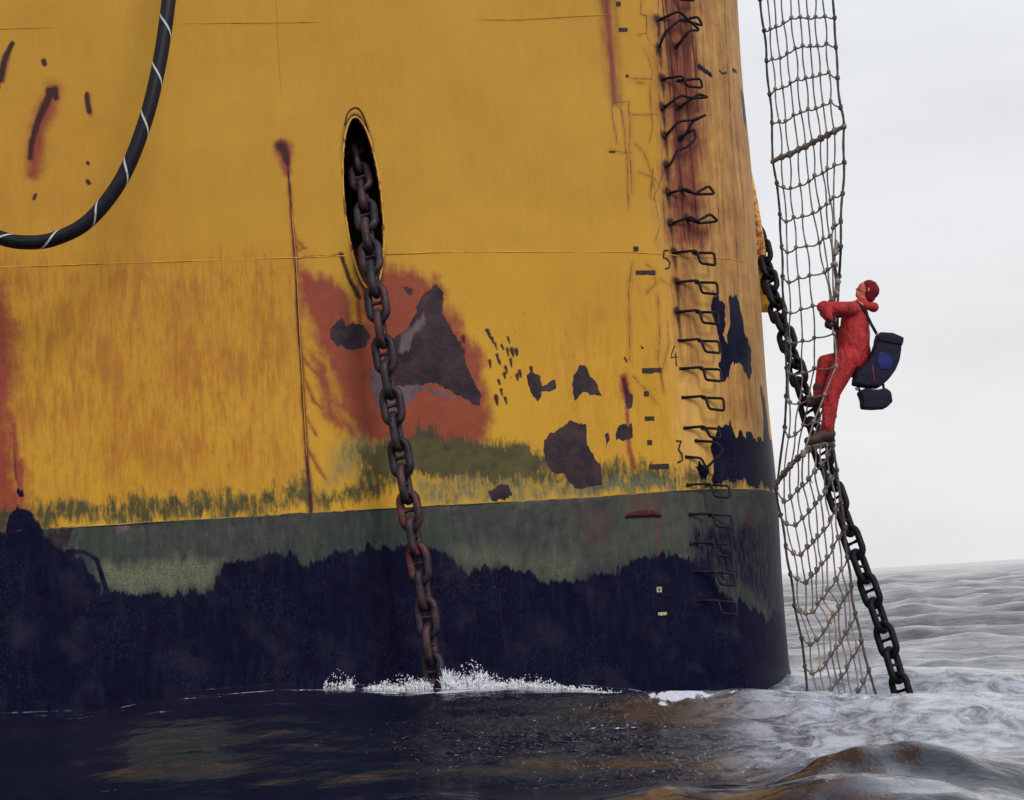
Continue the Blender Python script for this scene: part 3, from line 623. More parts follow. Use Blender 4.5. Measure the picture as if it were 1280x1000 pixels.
# ------------------------------------------------------------------ scrambling net
ROWS = [
 [(941,-122),(950,-126),(958,-130),(968,-134),(978,-138),(988,-139),(1000,-138),(1011,-138),(1021,-139),(1034,-136)],
 [(944,-82),(953,-85),(961,-89),(971,-94),(981,-99),(991,-100),(1003,-99),(1013,-99),(1024,-100),(1036,-98)],
 [(947,-42),(956,-44),(964,-48),(974,-53),(983,-59),(994,-60),(1005,-59),(1015,-59),(1026,-60),(1038,-58)],
 [(950,-1),(959,-4),(967,-7),(977,-12),(986,-18),(997,-20),(1008,-19),(1018,-19),(1028,-20),(1040,-18)],
 [(955,38),(963,36),(970,33),(979,28),(989,22),(1000,21),(1010,22),(1019,21),(1031,20),(1043,22)],
 [(958,76),(965,73),(975,72),(984,66),(994,60),(1003,57),(1013,57),(1022,57),(1033,54),(1045,59)],
 [(962,118),(969,111),(978,109),(988,103),(997,99),(1007,97),(1016,95),(1025,93),(1036,90),(1047,97)],
 [(965,153),(974,152),(982,151),(992,143),(1001,140),(1010,136),(1020,135),(1029,131),(1038,126),(1051,134)],
 'B', [(966,202),(977,196),(987,193),(998,187),(1007,183),(1016,178),(1026,173),(1034,169),(1043,164),(1055,158)],
 [(971,229),(979,234),(988,235),(1000,231),(1011,226),(1018,219),(1028,216),(1034,210),(1043,206),(1055,203)],
 [(975,268),(983,277),(992,271),(1003,270),(1016,266),(1025,260),(1033,255),(1038,250),(1042,246),(1053,242)],
 [(977,308),(984,315),(995,309),(1008,307),(1024,303),(1029,297),(1037,295),(1041,285),(1044,281),(1051,276)],
 [(978,346),(986,353),(998,347),(1012,344),(1031,340),(1035,336),(1041,331),(1042,318),(1043,315),(1051,308)],
 [(981,388),(988,391),(1001,386),(1016,382),(1038,377),(1040,374),(1042,372),(1044,368),(1046,360),(1049,345)],
 [(983,420),(988,428),(1003,426),(1018,422),(1042,417),(1043,416),(1044,415),(1045,414),(1046,412),(1047,410)],
 [(983,460),(986,466),(1003,466),(1018,460),(1045,458),(1046,457),(1047,456),(1047,455),(1048,454),(1049,453)],
 [(983,495),(987,503),(999,504),(1011,496),(1031,493),(1036,493),(1039,493),(1042,494),(1045,494),(1047,495)],
 [(981,534),(986,545),(994,542),(1004,531),(1017,527),(1024,525),(1030,524),(1035,523),(1039,522),(1043,520)],
 'B', [(972,602),(980,592),(988,582),(997,573),(1004,567),(1011,562),(1019,558),(1026,556),(1033,554),(1041,551)],
 [(970,610),(980,626),(988,621),(997,612),(1003,606),(1011,598),(1018,589),(1027,580),(1034,568),(1041,556)],
 [(976,644),(983,654),(994,656),(1003,647),(1011,638),(1019,629),(1025,622),(1031,614),(1039,598),(1046,587)],
 [(982,682),(992,691),(1001,693),(1009,683),(1016,676),(1022,670),(1030,662),(1038,648),(1045,636),(1051,626)],
 [(988,717),(997,723),(1007,728),(1014,718),(1021,712),(1027,704),(1034,696),(1041,683),(1048,672),(1056,659)],
 [(993,757),(999,763),(1007,766),(1016,764),(1022,754),(1028,747),(1035,737),(1045,724),(1052,711),(1059,696)],
 [(1002,798),(1013,805),(1021,799),(1030,788),(1036,777),(1042,767),(1049,758),(1055,748),(1060,740),(1064,732)],
 [(1006,833),(1015,841),(1025,836),(1032,829),(1039,817),(1045,808),(1051,801),(1058,790),(1063,780),(1069,767)],
 [(1009,866),(1022,871),(1033,869),(1039,861),(1046,852),(1052,844),(1059,833),(1066,819),(1072,810),(1077,801)],
 [(1012,905),(1026,905),(1038,900),(1045,893),(1052,887),(1058,880),(1066,872),(1073,862),(1079,851),(1086,838)],
 [(1016,945),(1030,945),(1042,938),(1050,930),(1057,924),(1064,916),(1072,908),(1080,898),(1087,888),(1097,876)]]
rm = NM('net_rope', .85); v = rm.coord('Object'); zz = rm.n.new('ShaderNodeSeparateXYZ'); rm.L(v, zz.inputs[0])
nr = rm.noise(v, 30, 5, .6); c = rm.mix(rm.mr(nr, .35, .65), srgb(104,96,98), srgb(150,140,134)); c = rm.mix(rm.math('MULTIPLY', rm.mr(zz.outputs['Z'], 1.6, .6), rm.mr(rm.noise(v, 3, 3), .45, .6)), c, srgb(164,142,114)); rm.base(c)
wv = rm.n.new('ShaderNodeTexWave'); wv.inputs['Scale'].default_value = 30; rm.L(rm.coord('Object', (1, 1, .6)), wv.inputs['Vector']); rm.bump(wv.outputs[0], .6, .004)
rope_mat = rm.m; rope_dark = simple('net_border_rope', srgb(60,54,58), srgb(92,84,84), 30, .85, 0, .5, .004)
batten_mat = simple('net_batten_wood', srgb(140,128,116), srgb(84,76,74), 18, .8, 0, .4, .006)
netroot = empty('scrambling_net', at(1045, 868, 18.2)); tag(netroot, 'long knotted rope net hanging beside the bow with two stiff battens', 'net')
grid = []; battens = []
for r_ in ROWS:
    if r_ == 'B': battens.append(len(grid)); continue
    i = len(grid); row = []
    for j, (x, y) in enumerate(r_):
        u = j/9; D = 18.75-1.05*u + .05*math.sin(i*1.3+j*.9)
        if 14 <= i <= 19: D = min(D, 18.0+.75*(1-u)) - (.06 if j >= 4 else 0)
        if 14 <= i <= 18 and j >= 5: D = 18.42
        if 14 <= i <= 18 and j == 4: D = 17.84
        if i == 13 and j >= 5: D = 18.1
        row.append(at(x, y, D))
    grid.append(row)
def sag(a, b, amp, n=4, seed=0):
    out = []
    off = Vector((math.sin(seed*2.3), math.cos(seed*1.7), .4*math.sin(seed*3.1)))*amp
    for k in range(n): t = k/n; out.append(a.lerp(b, t)+off*math.sin(math.pi*t))
    return out
for j in range(10):
    mb = MB(); pts = []
    for i in range(len(grid)-1): pts += sag(grid[i][j], grid[i+1][j], .012 if 0 < j < 9 else .008, 5, i*7+j)
    pts.append(grid[-1][j]); edge_ = j in (0, 9); r0 = .0135 if edge_ else .0088
    mb.tube(pts, [r0*(1+.10*math.sin(k*2.1)) for k in range(len(pts))], 6)
    for i in range(len(grid)):
        if edge_: mb.blob(grid[i][j], (.026, .024, .034), 7, 5, .2)
    put_under(mb.build('rope', rope_dark if edge_ else rope_mat), netroot)
for i in range(len(grid)):
    mb = MB()
    if i in battens:
        for b_, a_ in ((0, 0),):
            pts = [grid[i][j] for j in range(10)]; P = spline(pts, 6)
            mb.tube(P, [.024*(.9+.18*abs(math.sin(k*.55))) for k in range(len(P))], 8)
            for j in range(1, 9): mb.blob(grid[i][j], (.036, .035, .040), 8, 6, .18)
            mb.blob(grid[i][0], .030, 8, 6, .1); mb.blob(grid[i][9], .030, 8, 6, .1)
        put_under(mb.build('batten', batten_mat), netroot); continue
    pts = []
    for j in range(9): pts += [p+Vector((0, 0, -.018*math.sin(math.pi*k/4))) for k, p in enumerate(sag(grid[i][j], grid[i][j+1], .01, 4, i*3+j))]
    pts.append(grid[i][9]); mb.tube(pts, .0092, 6)
    for j in range(1, 9):
        kk = 1.25 if i > 17 else 1
        mb.blob(grid[i][j], (.024*kk, .022*kk, .025*kk), 7, 5, .25)
        if i > 17 and random.random() < .5:
            p = grid[i][j]; mb.tube([p, p+Vector((random.uniform(-.04, .04), -.01, random.uniform(-.05, .03)))], [.009, .005], 5)
    put_under(mb.build('cross_rope', rope_mat), netroot)
# loose lashings where the net is gathered above the climber
mb = MB()
for k in range(3):
    pts = [at(1046+k*2, 300+k*3, 17.72), at(1043+random.uniform(-2, 3), 322, 17.7), at(1045+k, 348, 17.9), at(1043+k, 372, 18.0)]; mb.tube(spline(pts, 6), .010, 6)
for y in (316, 330, 352, 366): mb.blob(at(1044+random.uniform(-1, 3), y, 17.68), (.03, .03, .035), 7, 5, .25)
put_under(mb.build('lashing', rope_mat), netroot)

# ------------------------------------------------------------------ the climber
def capsules(parts):             # joined tapered limbs -> one smooth closed skin
    bm = bmesh.new()
    for a, b, ra, rb, *sc in parts:
        a = Vector(a); b = Vector(b); n = max(4, int((b-a).length/.012)); mb = MB()
        d = (b-a).normalized() if (b-a).length > 1e-6 else Vector((0, 0, 1))
        q_ = d.to_track_quat('Z', 'X').to_matrix(); sx, sy = (sc[0] if sc else (1, 1))
        prof = []
        for k in range(5): t = math.pi/2*(1-k/4); prof.append((-ra*math.sin(t), ra*math.cos(t)+1e-4))
        Lh = (b-a).length
        for k in range(1, n): prof.append((Lh*k/n, ra+(rb-ra)*k/n))
        for k in range(5): t = math.pi/2*k/4; prof.append((Lh+rb*math.sin(t), rb*math.cos(t)+1e-4))
        vs = []
        for z_, r_ in prof:
            for s_ in range(12): an = 2*math.pi*s_/12; vs.append(a+q_@Vector((r_*math.cos(an)*sx, r_*math.sin(an)*sy, z_)))
        bv = [bm.verts.new(v_) for v_ in vs]
        for i in range(len(prof)-1):
            for s_ in range(12): l = (s_+1) % 12; bm.faces.new((bv[i*12+s_], bv[i*12+l], bv[(i+1)*12+l], bv[(i+1)*12+s_]))
        bm.faces.new(bv[:12][::-1]); bm.faces.new(bv[-12:])
    return bm
def skin(name, parts, mat, parent, voxel=.008, smooth=4, extra=None):
    bm = capsules(parts); me = bpy.data.meshes.new('tmp'); bm.to_mesh(me); bm.free()
    if extra: pass
    o = bpy.data.objects.new('tmp', me); COL.objects.link(o)
    md = o.modifiers.new('r', 'REMESH'); md.mode = 'VOXEL'; md.voxel_size = voxel; md.use_smooth_shade = True
    ms = o.modifiers.new('s', 'SMOOTH'); ms.factor = .5; ms.iterations = smooth
    dg = bpy.context.evaluated_depsgraph_get(); nm = bpy.data.meshes.new_from_object(o.evaluated_get(dg))
    bpy.data.objects.remove(o); nm.name = name; nm.polygons.foreach_set('use_smooth', [True]*len(nm.polygons))
    no = bpy.data.objects.new(name, nm); COL.objects.link(no); nm.materials.clear(); nm.materials.append(mat); put_under(no, parent); return no
man = empty('person', at(1030, 558, 18.15))
tag(man, 'climber in a red boiler suit and dark red cap clinging to the rope net', 'person')
Dm = 18.16; Dn, Df = Dm-.13, Dm+.13
def pm(x, y, o=0): return at(x, y, Dm+o)
suit_m = NM('red_suit', .8); v = suit_m.coord('Object'); ns_ = suit_m.noise(suit_m.coord('Object', (1, 1, .35)), 9, 4, .6, 1.5)
suit_m.base(suit_m.mix(suit_m.mr(ns_, .35, .65), srgb(180,40,42), srgb(142,26,33))); pb_ = suit_m.bump(suit_m.noise(v, 120, 3), .3, .003); suit_m.bump(ns_, 1.0, .07, pb_)
suit_mat = suit_m.m
skin_mat = simple('skin', srgb(196,120,96), srgb(176,98,80), 20, .55, 0, .1, .003)
cap_mat = simple('knitted_cap', srgb(116,26,32), srgb(86,20,28), 60, .9, 0, .6, .006)
glove_mat = simple('work_glove', srgb(66,36,38), srgb(40,26,32), 30, .8, 0, .3, .004)
boot_mat = simple('boot_leather', srgb(88,58,50), srgb(50,34,34), 16, .6, 0, .4, .006)
sole_mat = simple('boot_sole', srgb(26,24,26), srgb(40,36,36), 30, .8, 0, .3, .004)
HEADC = pm(1083, 365)
nose_dir = (pm(1064, 358)-pm(1083, 366)).normalized()
# body: head, neck, trunk, limbs and both hands as one skin
def finger(base, dir1, dir2, l, r=.009): m1 = base+dir1*l*.45; return [(base, m1, r, r*.95), (m1, m1+dir2*l*.35, r*.95, r*.85), (m1+dir2*l*.35, m1+dir2*l*.35+(dir2-dir1*.6).normalized()*l*.25, r*.85, r*.75)]
def hand(wrist, palm_dir, curl_dir, side):
    out = []; pc = wrist+palm_dir*.05; out.append((wrist, pc+palm_dir*.03, .024, .034, (1, .65)))
    for k, l in enumerate((.075, .085, .08, .062)): out += finger(wrist+palm_dir*.085+side*(.030-.020*k), (palm_dir*.6+curl_dir*.8).normalized(), (curl_dir-palm_dir*.6).normalized(), l)
    tb = wrist+palm_dir*.03+side*.038; out += [(tb, tb+(side*.5+palm_dir*.5+curl_dir*.5).normalized()*.035, .012, .011), (tb+(side*.5+palm_dir*.5+curl_dir*.5).normalized()*.035, tb+(palm_dir*.4+curl_dir).normalized()*.062, .011, .009)]
    return out
sh_n, el_n, wr_n = pm(1066, 386, -.19), pm(1028, 384, -.22), pm(1036, 397, -.27)
sh_f, el_f, wr_f = pm(1068, 388, .19), pm(1031, 391, .20), pm(1037, 399, .02)
hip_n, kn_n, an_n = pm(1059, 449, -.10), pm(1039, 492, -.12), pm(1035, 534, -.12)
hip_f, kn_f, an_f = pm(1062, 452, .10), pm(1031, 453, .14), pm(1024, 494, .12)
body = [(pm(1066, 452, -.07), pm(1066, 452, .07), .105, .105), (pm(1066, 450), pm(1068, 415), .12, .115), (pm(1068, 415), pm(1071, 388), .115, .11), (pm(1068, 388, -.12), pm(1068, 388, .12), .075, .075),
        (pm(1073, 384), pm(1081, 372), .06, .052),
        (sh_n, el_n, .05, .038), (el_n, wr_n, .038, .026), (sh_f, el_f, .05, .038), (el_f, wr_f, .038, .026),
        (hip_n, kn_n, .085, .055), (kn_n, an_n, .052, .036), (hip_f, kn_f, .085, .055), (kn_f, an_f, .052, .036)]
hd = nose_dir; hu = (Vector((0, 0, 1))-hd*hd.z).normalized(); hs2 = hd.cross(hu)
head = [(HEADC+hu*.022-hd*.018, HEADC+hu*.022+hd*.02, .088, .082, (1, .86)), (HEADC-hu*.03+hd*.01, HEADC-hu*.055+hd*.055, .062, .042, (1, .9)),
        (HEADC+hd*.078+hu*.015, HEADC+hd*.100-hu*.012, .012, .016), (HEADC+hd*.075-hu*.043, HEADC+hd*.090-hu*.043, .016, .012, (1, 1.3)),
        (HEADC-hu*.072+hd*.06, HEADC-hu*.076+hd*.072, .020, .018), (HEADC+hs2*.08-hd*.005, HEADC+hs2*.088+hu*.02, .014, .014), (HEADC-hs2*.08-hd*.005, HEADC-hs2*.088+hu*.02, .014, .014)]
gl = hand(wr_n, (Vector((-.2, -.1, -.8))).normalized(), Vector((.6, -.5, -.1)).normalized(), Vector((0, -1, .1)).normalized())
gf = hand(wr_f, (Vector((.1, -.1, -.9))).normalized(), Vector((.3, -.9, 0)).normalized(), Vector((-1, 0, .1)).normalized())
bo = skin('body', body+head+gl+gf, skin_mat, man, .0065, 2)
for g_ in (gl, gf):
    g2 = [(a, b, ra+.004, rb+.004, *s) for a, b, ra, rb, *s in g_]
    skin('glove', g2, glove_mat, man, .0055, 1)
for s in (-1, 1):
    mb = MB(); mb.blob(HEADC+hd*.078+hu*.022+hs2*.030*s, (.011, .011, .009), 8, 6); put_under(mb.build('eye', simple('eye_white', srgb(210,205,200), srgb(60,45,40), 60, .3)), man)
suit = [(pm(1065, 448, -.08), pm(1065, 448, .08), .145, .145), (pm(1066, 452), pm(1068, 415), .168, .166), (pm(1066, 445, -.05), pm(1069, 400, -.06), .158, .150), (pm(1066, 445, .05), pm(1069, 400, .06), .158, .150), (pm(1068, 415), pm(1070, 395), .160, .135), (pm(1064, 387, -.14), pm(1064, 387, .14), .088, .088),
        (pm(1071, 386), pm(1078, 379), .085, .072),
        (sh_n, el_n, .078, .062), (el_n+Vector((.02, 0, .01)), wr_n, .060, .046), (sh_f, el_f, .078, .060), (el_f, wr_f, .058, .046),
        (hip_n, kn_n, .132, .092), (kn_n, an_n, .092, .066), (pm(1052, 462, -.02), pm(1042, 480, -.02), .12, .09), (an_n, an_n+Vector((0, 0, -.02)), .058, .062), (hip_f, kn_f, .135, .082), (kn_f, an_f, .082, .060),
        (kn_n+Vector((-.03, -.01, .02)), kn_n+Vector((-.03, 0, -.03)), .06, .06), (pm(1078, 438), pm(1074, 448), .09, .10)]
skin('boiler_suit', suit, suit_mat, man, .010, 14)
skin('hood', [(pm(1084, 382, -.10), pm(1092, 384, -.04), .040, .055), (pm(1092, 384, -.04), pm(1092, 384, .06), .055, .052), (pm(1092, 384, .06), pm(1084, 382, .11), .052, .035)], suit_mat, man, .008, 3)
cap = [(HEADC+hu*.032-hd*.030, HEADC+hu*.045-hd*.014, .098, .094, (1, .92)), (HEADC-hu*.03-hd*.040, HEADC+hu*.02-hd*.03, .074, .09), (HEADC+hu*.12-hd*.045, HEADC+hu*.122-hd*.047, .018, .016)]
skin('cap', cap, cap_mat, man, .007, 3)
def boot(ank, toe, nm='boot'):
    d = (toe-ank); d.z = d.z; dl = d.normalized()
    heel = ank+Vector((.02, 0, -.05)); b = [(ank+Vector((0, 0, .08)), ank, .062, .058), (ank, heel, .058, .052), (heel, toe, .054, .042), (ank+Vector((0, 0, -.02)), toe+Vector((.06, 0, .015)), .05, .04)]
    bo_ = skin(nm, b, boot_mat, man, .007, 2)
    so = [(heel+Vector((0, 0, -.045)), toe+Vector((.0, 0, -.034)), .038, .036, (.5, 1.1)), (heel+Vector((.005, 0, -.05)), heel+Vector((-.03, 0, -.055)), .036, .036)]
    s_ = skin('sole', so, sole_mat, man, .007, 1); s_.parent = bo_; s_.location = (0, 0, 0); return bo_
boot(an_n+Vector((-.0, 0, -.02)), pm(1010, 551, -.14)); boot(an_f+Vector((0, 0, -.0)), pm(1013, 503, .10))
# arm of the face: collar
mb = MB(); mb.tube([pm(1077+6*math.cos(a), 378+3*math.sin(a), .075*math.sin(a+1.5)) for a in np.linspace(0, 2*math.pi, 20, endpoint=False)], .018, 8, closed=True); put_under(mb.build('collar', suit_mat), man)

for a_, b_, r_ in ((an_n+Vector((0,0,.035)), an_n+Vector((0,0,.005)), .070), (an_f+Vector((0,0,.03)), an_f, .064), (wr_n+Vector((-.004,0,.018)), wr_n, .046)):
    skin('cuff', [(a_, b_, r_, r_)], suit_mat, man, .008, 2)
mb = MB()
for k_ in range(14):
    t_ = k_/13; p_ = pm(1080-22*t_, 447+3*math.sin(t_*3), -.085-.10*math.sin(t_*3.0)); mb.blob(p_, (.022, .012, .014), 7, 5, .1)
put_under(mb.build('belt', simple('belt_webbing', srgb(120,26,32), srgb(96,22,28), 20, .8)), man)
# ---- shoulder bag
bag_mat = simple('bag_cloth', srgb(16,16,34), srgb(24,25,46), 10, .65, 0, .5, .01)
blue_mat = simple('bag_blue_panel', srgb(36,40,110), srgb(26,30,84), 12, .6, 0, .3, .006)
strap_mat = simple('bag_strap_webbing', srgb(26,24,34), srgb(40,36,48), 40, .8, 0, .3, .003)
red_trim = simple('bag_red_trim', srgb(120,34,44), srgb(90,26,36), 30, .7)
buckle_mat = simple('buckle_plastic', srgb(150,150,156), srgb(110,110,118), 30, .4)
bagD = 18.02
bag = empty('shoulder_bag', at(1095, 512, bagD)); tag(bag, 'dark navy shoulder bag with blue panel slung behind the climber', 'bag')
def slab(name, poly, D, th, mat, parent, bev=.03, bulge=.0):
    bm = bmesh.new(); P = [at(x, y, D) for x, y in poly]
    f = [bm.verts.new(p+Vector((0, -th/2, 0))) for p in P]; b = [bm.verts.new(p+Vector((0, th/2, 0))) for p in P]; n = len(P)
    bm.faces.new(f); bm.faces.new(b[::-1])
    for i in range(n): j = (i+1) % n; bm.faces.new((f[j], f[i], b[i], b[j]))
    bmesh.ops.recalc_face_normals(bm, faces=bm.faces)
    bmesh.ops.bevel(bm, geom=bm.edges[:], offset=bev, segments=4, affect='EDGES', profile=.6, clamp_overlap=True)
    bmesh.ops.triangulate(bm, faces=[f_ for f_ in bm.faces if len(f_.verts) > 4])
    me = bpy.data.meshes.new(name); bm.to_mesh(me); bm.free(); me.polygons.foreach_set('use_smooth', [True]*len(me.polygons))
    o = bpy.data.objects.new(name, me); COL.objects.link(o); me.materials.append(mat); put_under(o, parent); return o
slab('bag_body', [(1097,420),(1112,421),(1125,427),(1124,440),(1122,452),(1117,464),(1109,475),(1098,485),(1082,484),(1066,481),(1068,468),(1076,461),(1084,452),(1091,438)], bagD, .24, bag_mat, bag, .028)
slab('bag_flap', [(1097,417),(1113,418),(1127,424),(1125,434),(1110,431),(1094,428)], bagD, .27, bag_mat, bag, .02)
slab('blue_panel', [(1098,440),(1112,442),(1117,452),(1112,462),(1101,462),(1096,452)], bagD-.115, .03, blue_mat, bag, .01)
slab('red_trim', [(1089,455),(1091,455),(1094,478),(1092,478)], bagD-.118, .02, red_trim, bag, .003)
slab('pouch', [(1072,490),(1080,486),(1094,488),(1106,486),(1112,491),(1114,503),(1106,511),(1090,512),(1077,511),(1076,500)], bagD, .20, bag_mat, bag, .025)
for xa, ya, xb, yb in ((1072, 482, 1076, 492), (1104, 480, 1105, 490)):
    mb = MB(); mb.tube([at(xa, ya, bagD), at(xb, yb, bagD)], .014, 6); put_under(mb.build('strap', strap_mat), bag)
def ribbon(pts, w, th=.004):
    mb = MB(); P = spline(pts, 6); vs = []; fs = []
    for i, p in enumerate(P):
        t = (P[min(i+1, len(P)-1)]-P[max(i-1, 0)]).normalized(); sdv = t.cross(Vector((.3, 1, 0))).normalized()*w/2; nn_ = Vector((0, th, 0))
        vs += [p-sdv-nn_, p+sdv-nn_, p+sdv+nn_, p-sdv+nn_]
    for i in range(len(P)-1):
        for k in range(4): l = (k+1) % 4; fs.append((i*4+k, i*4+l, i*4+4+l, i*4+4+k))
    mb.add(vs, fs); return mb
put_under(ribbon([at(1070,378,Dm-.17), at(1078,384,Dm-.19), at(1085,397,Dm-.17), at(1090,407,bagD-.08), at(1098,421,bagD-.02)], .030).build('strap', strap_mat), bag)
for xa, ya in ((1097, 418), (1071, 486)):
    mb = MB(); mb.blob(at(xa, ya, bagD-.06), (.02, .02, .018), 8, 6, .15); put_under(mb.build('buckle', buckle_mat), bag)

# ------------------------------------------------------------------ sea
def polar_axis():
    r = [2.2]
    while r[-1] < 45: r.append(r[-1]*1.0062 if r[-1] > 8 else r[-1]+.045)
    while r[-1] < 7000: r.append(r[-1]*1.013)
    return np.array(r)
rr_ = polar_axis()
th = np.concatenate([np.linspace(-math.pi, -.52, 60, endpoint=False), np.linspace(-.52, .52, 860, endpoint=False), np.linspace(.52, math.pi, 61)])
TH, RR = np.meshgrid(th, rr_); WX = RR*np.sin(TH); WY = RR*np.cos(TH)
H = np.zeros_like(WX); DX = np.zeros_like(WX); DY = np.zeros_like(WX)
FOOT = RR*0.0062
def waves(n, l0, l1, amp, dir0, spread, seed, chop=.7):
    global H, DX, DY
    g = np.random.default_rng(seed)
    for i in range(n):
        lam = l0*(l1/l0)**(i/max(1, n-1))*g.uniform(.9, 1.1); k = 2*math.pi/lam; d = dir0+g.normal()*spread
        a = amp(lam)*g.uniform(.6, 1.3); w = np.clip((lam/np.maximum(FOOT, 1e-6)-2)/2, 0, 1)
        dx, dy = math.sin(d), math.cos(d); p = k*(WX*dx+WY*dy)+g.uniform(0, 6.28)
        # slow amplitude modulation breaks the trains into groups
        q_ = .65+.35*np.sin(k*.17*(WX*dy-WY*dx)*1.0+k*.11*(WX*dx+WY*dy)+g.uniform(0, 6.28))
        H += a*w*q_*np.cos(p); DX -= chop*a*w*q_*dx*np.sin(p); DY -= chop*a*w*q_*dy*np.sin(p)
waves(5, 20, 9, lambda l: .042, R(200), .5, 1)
waves(9, 7, 2.2, lambda l: .0085*l, R(205), .65, 2)
waves(16, 2.0, .55, lambda l: .0085*l, R(200), .8, 3)
waves(24, .55, .13, lambda l: .0085*l, R(200), 1.1, 4)
AZ = np.arctan2(WX, WY); TA = np.tan(np.clip(AZ, -1.2, 1.2))
sm = lambda a_, b_, v_: (lambda t_: t_*t_*(3-2*t_))(np.clip((v_-a_)/(b_-a_), 0, 1))
lee = 1-sm(.04, .15, TA); nearw = 1-sm(24, 45, RR); CH = 1-nearw*(.02+.78*lee)
H *= CH*(1+sm(22, 85, RR)*1.0); DX *= CH; DY *= CH
# the swell standing against the ship's side
pxs = [-400, 0, 100, 200, 350, 500, 640, 800, 985, 1150, 1500]; zt = [.34, .40, .38, .47, .50, .40, .35, .20, .02, .0, .0]
tz = [ray(x, 860).x/ray(x, 860).y for x in pxs]; ZT = np.interp(TA, tz, zt)
prof = sm(10.0, 16.3, RR)**1.4*(1-sm(22, 34, RR)); H += ZT*prof
def hump(x, y, D, amp, wx, wfront, wback, ang=0, wob=.0):   # a local crest: steep towards the viewer, long behind
    global H
    d = ray(x, y); cx_, cy_ = d.x/d.y*D, D; u = (WX-cx_)*math.cos(ang)+(WY-cy_)*math.sin(ang); v_ = -(WX-cx_)*math.sin(ang)+(WY-cy_)*math.cos(ang)
    v_ = v_+wob*np.sin(u*3.1+1)+wob*.5*np.sin(u*7.3)
    H += amp*np.exp(-(u/wx)**2)*np.where(v_ < 0, np.exp(-np.abs(v_/wfront)**1.6), np.exp(-(v_/wback)**2))
lee2 = 1-.5*sm(-.06, .03, TA)-.5*sm(.06, .13, TA); H += .25*lee2*(1-sm(8.2, 12.8, RR))
hump(1165, 920, 9.6, .34, 1.05, .42, 1.7, -.12, .10); hump(1040, 975, 8.4, .12, .9, .30, .7, .1, .06); hump(1270, 985, 8.1, .10, .7, .3, .8, 0, .05); hump(900, 985, 8.8, .10, .9, .35, .9, .08, .06)
hump(880, 885, 14.4, .13, 1.3, .45, 1.1, .1, .12); hump(1080, 890, 13.2, .08, 1.5, .5, 1.3, -.1, .1); hump(560, 930, 12.0, .07, 1.8, .5, 1.2, .1, .1); hump(760, 880, 14.8, .04, 1.1, .3, .9, .15, .15)
wverts = np.stack([WX+DX, WY+DY, H], -1).reshape(-1, 3)
nt, nr2 = len(th), len(rr_); idx = np.arange(nt*nr2).reshape(nr2, nt)
q = np.stack([idx[:-1, :-1], idx[:-1, 1:], idx[1:, 1:], idx[1:, :-1]], -1).reshape(-1, 4)[:, ::-1]
c0 = np.array([[0, 0, 0]]); sme = fast_mesh('sea', wverts, q)
def height_at(x, y):
    r_ = math.hypot(x, y); t_ = math.atan2(x, y); i = int(np.searchsorted(rr_, r_)); j = int(np.searchsorted(th, t_)); i = min(i, nr2-1); j = min(j, nt-1); return float(H[i, j])
# foam: where the sea works against the plating, round the chain and in the broken water right of it
foam = np.zeros_like(WX)
hx = _pp[:, 0]; hy = _pp[:, 1]
m_ = (RR < 26) & (RR > 6)
pts = np.stack([WX[m_], WY[m_]], -1)
tl = (pts[:, 0]-P0.x)*tdir.x+(pts[:, 1]-P0.y)*tdir.y
dl = (pts[:, 0]-P0.x)*math.sin(PHI0)-(pts[:, 1]-P0.y)*math.cos(PHI0)
dc = np.hypot(pts[:, 0]-CEN.x, pts[:, 1]-CEN.y)-RAD
dist = np.where(tl < 0, dl, dc)
fm = np.maximum(.50*np.exp(-(dist/.28)**2), .80*np.exp(-(dist/.07)**2))
def fblob(x, y, D, rx, ry, a):
    global fm
    d = ray(x, y); X0 = d.x/d.y*D; fm = np.maximum(fm, a*np.exp(-((pts[:, 0]-X0)/rx)**2-((pts[:, 1]-D)/ry)**2))
fblob(590, 850, 16.9, .55, .8, .9); fblob(480, 855, 16.8, .6, .3, .72); fblob(720, 880, 15.5, 1.4, 1.2, .60); fblob(850, 890, 15.0, 1.0, .8, .62); fblob(720, 910, 13.2, 1.7, 1.9, .50); fblob(880, 930, 12, 1.5, 1.4, .48); fblob(600, 930, 12.5, .8, 1.6, .40); fblob(800, 930, 11.2, 1.5, .8, .42)
fblob(660, 850, 17.3, .7, .3, .75); fblob(990, 870, 17.8, 1.2, 1.2, .5); fblob(1120, 900, 14.0, 2.2, 1.6, .60); fblob(1000, 890, 12.6, 1.0, .7, .52); fblob(1250, 900, 13.0, 1.2, 1.6, .6); fblob(1000, 965, 9.0, .5, .25, .55); fblob(1200, 985, 8.4, .5, .2, .6); fblob(850, 888, 14.4, .45, .35, 1.0)
for x0, D0, rx, ry, a_ in ((330,16.0,.7,.10,.85),(250,15.7,.5,.07,.75),(160,15.9,.5,.05,.8),(60,16.0,.4,.05,.9),(100,15.5,.5,.05,.7),(400,16.1,.6,.10,.8),(480,15.9,.5,.14,.85),(560,15.8,.5,.2,.9),(620,15.9,.6,.25,.95),(700,16.2,.6,.22,.9),(780,16.4,.7,.15,.8),(860,16.6,.7,.12,.75),(930,16.8,.6,.2,.75),(740,15.6,.9,.16,.72),(820,14.9,.7,.16,.70),(900,14.2,.7,.14,.70),(960,15.4,.8,.18,.7),(640,15.0,.6,.12,.66),(760,13.6,.8,.10,.64),(870,12.6,.7,.10,.62),(680,12.4,.6,.07,.6),(690,15.2,.5,.12,.8),(840,15.6,.5,.10,.8),(560,14.6,.4,.06,.6),(330,14.9,.4,.04,.66),(200,14.8,.5,.04,.6),(620,13.4,.4,.08,.62),(280,12.6,.3,.03,.58),(130,12.0,.3,.03,.55)):
    fblob(x0, 860, D0, rx, ry, a_)
foam[m_] = fm
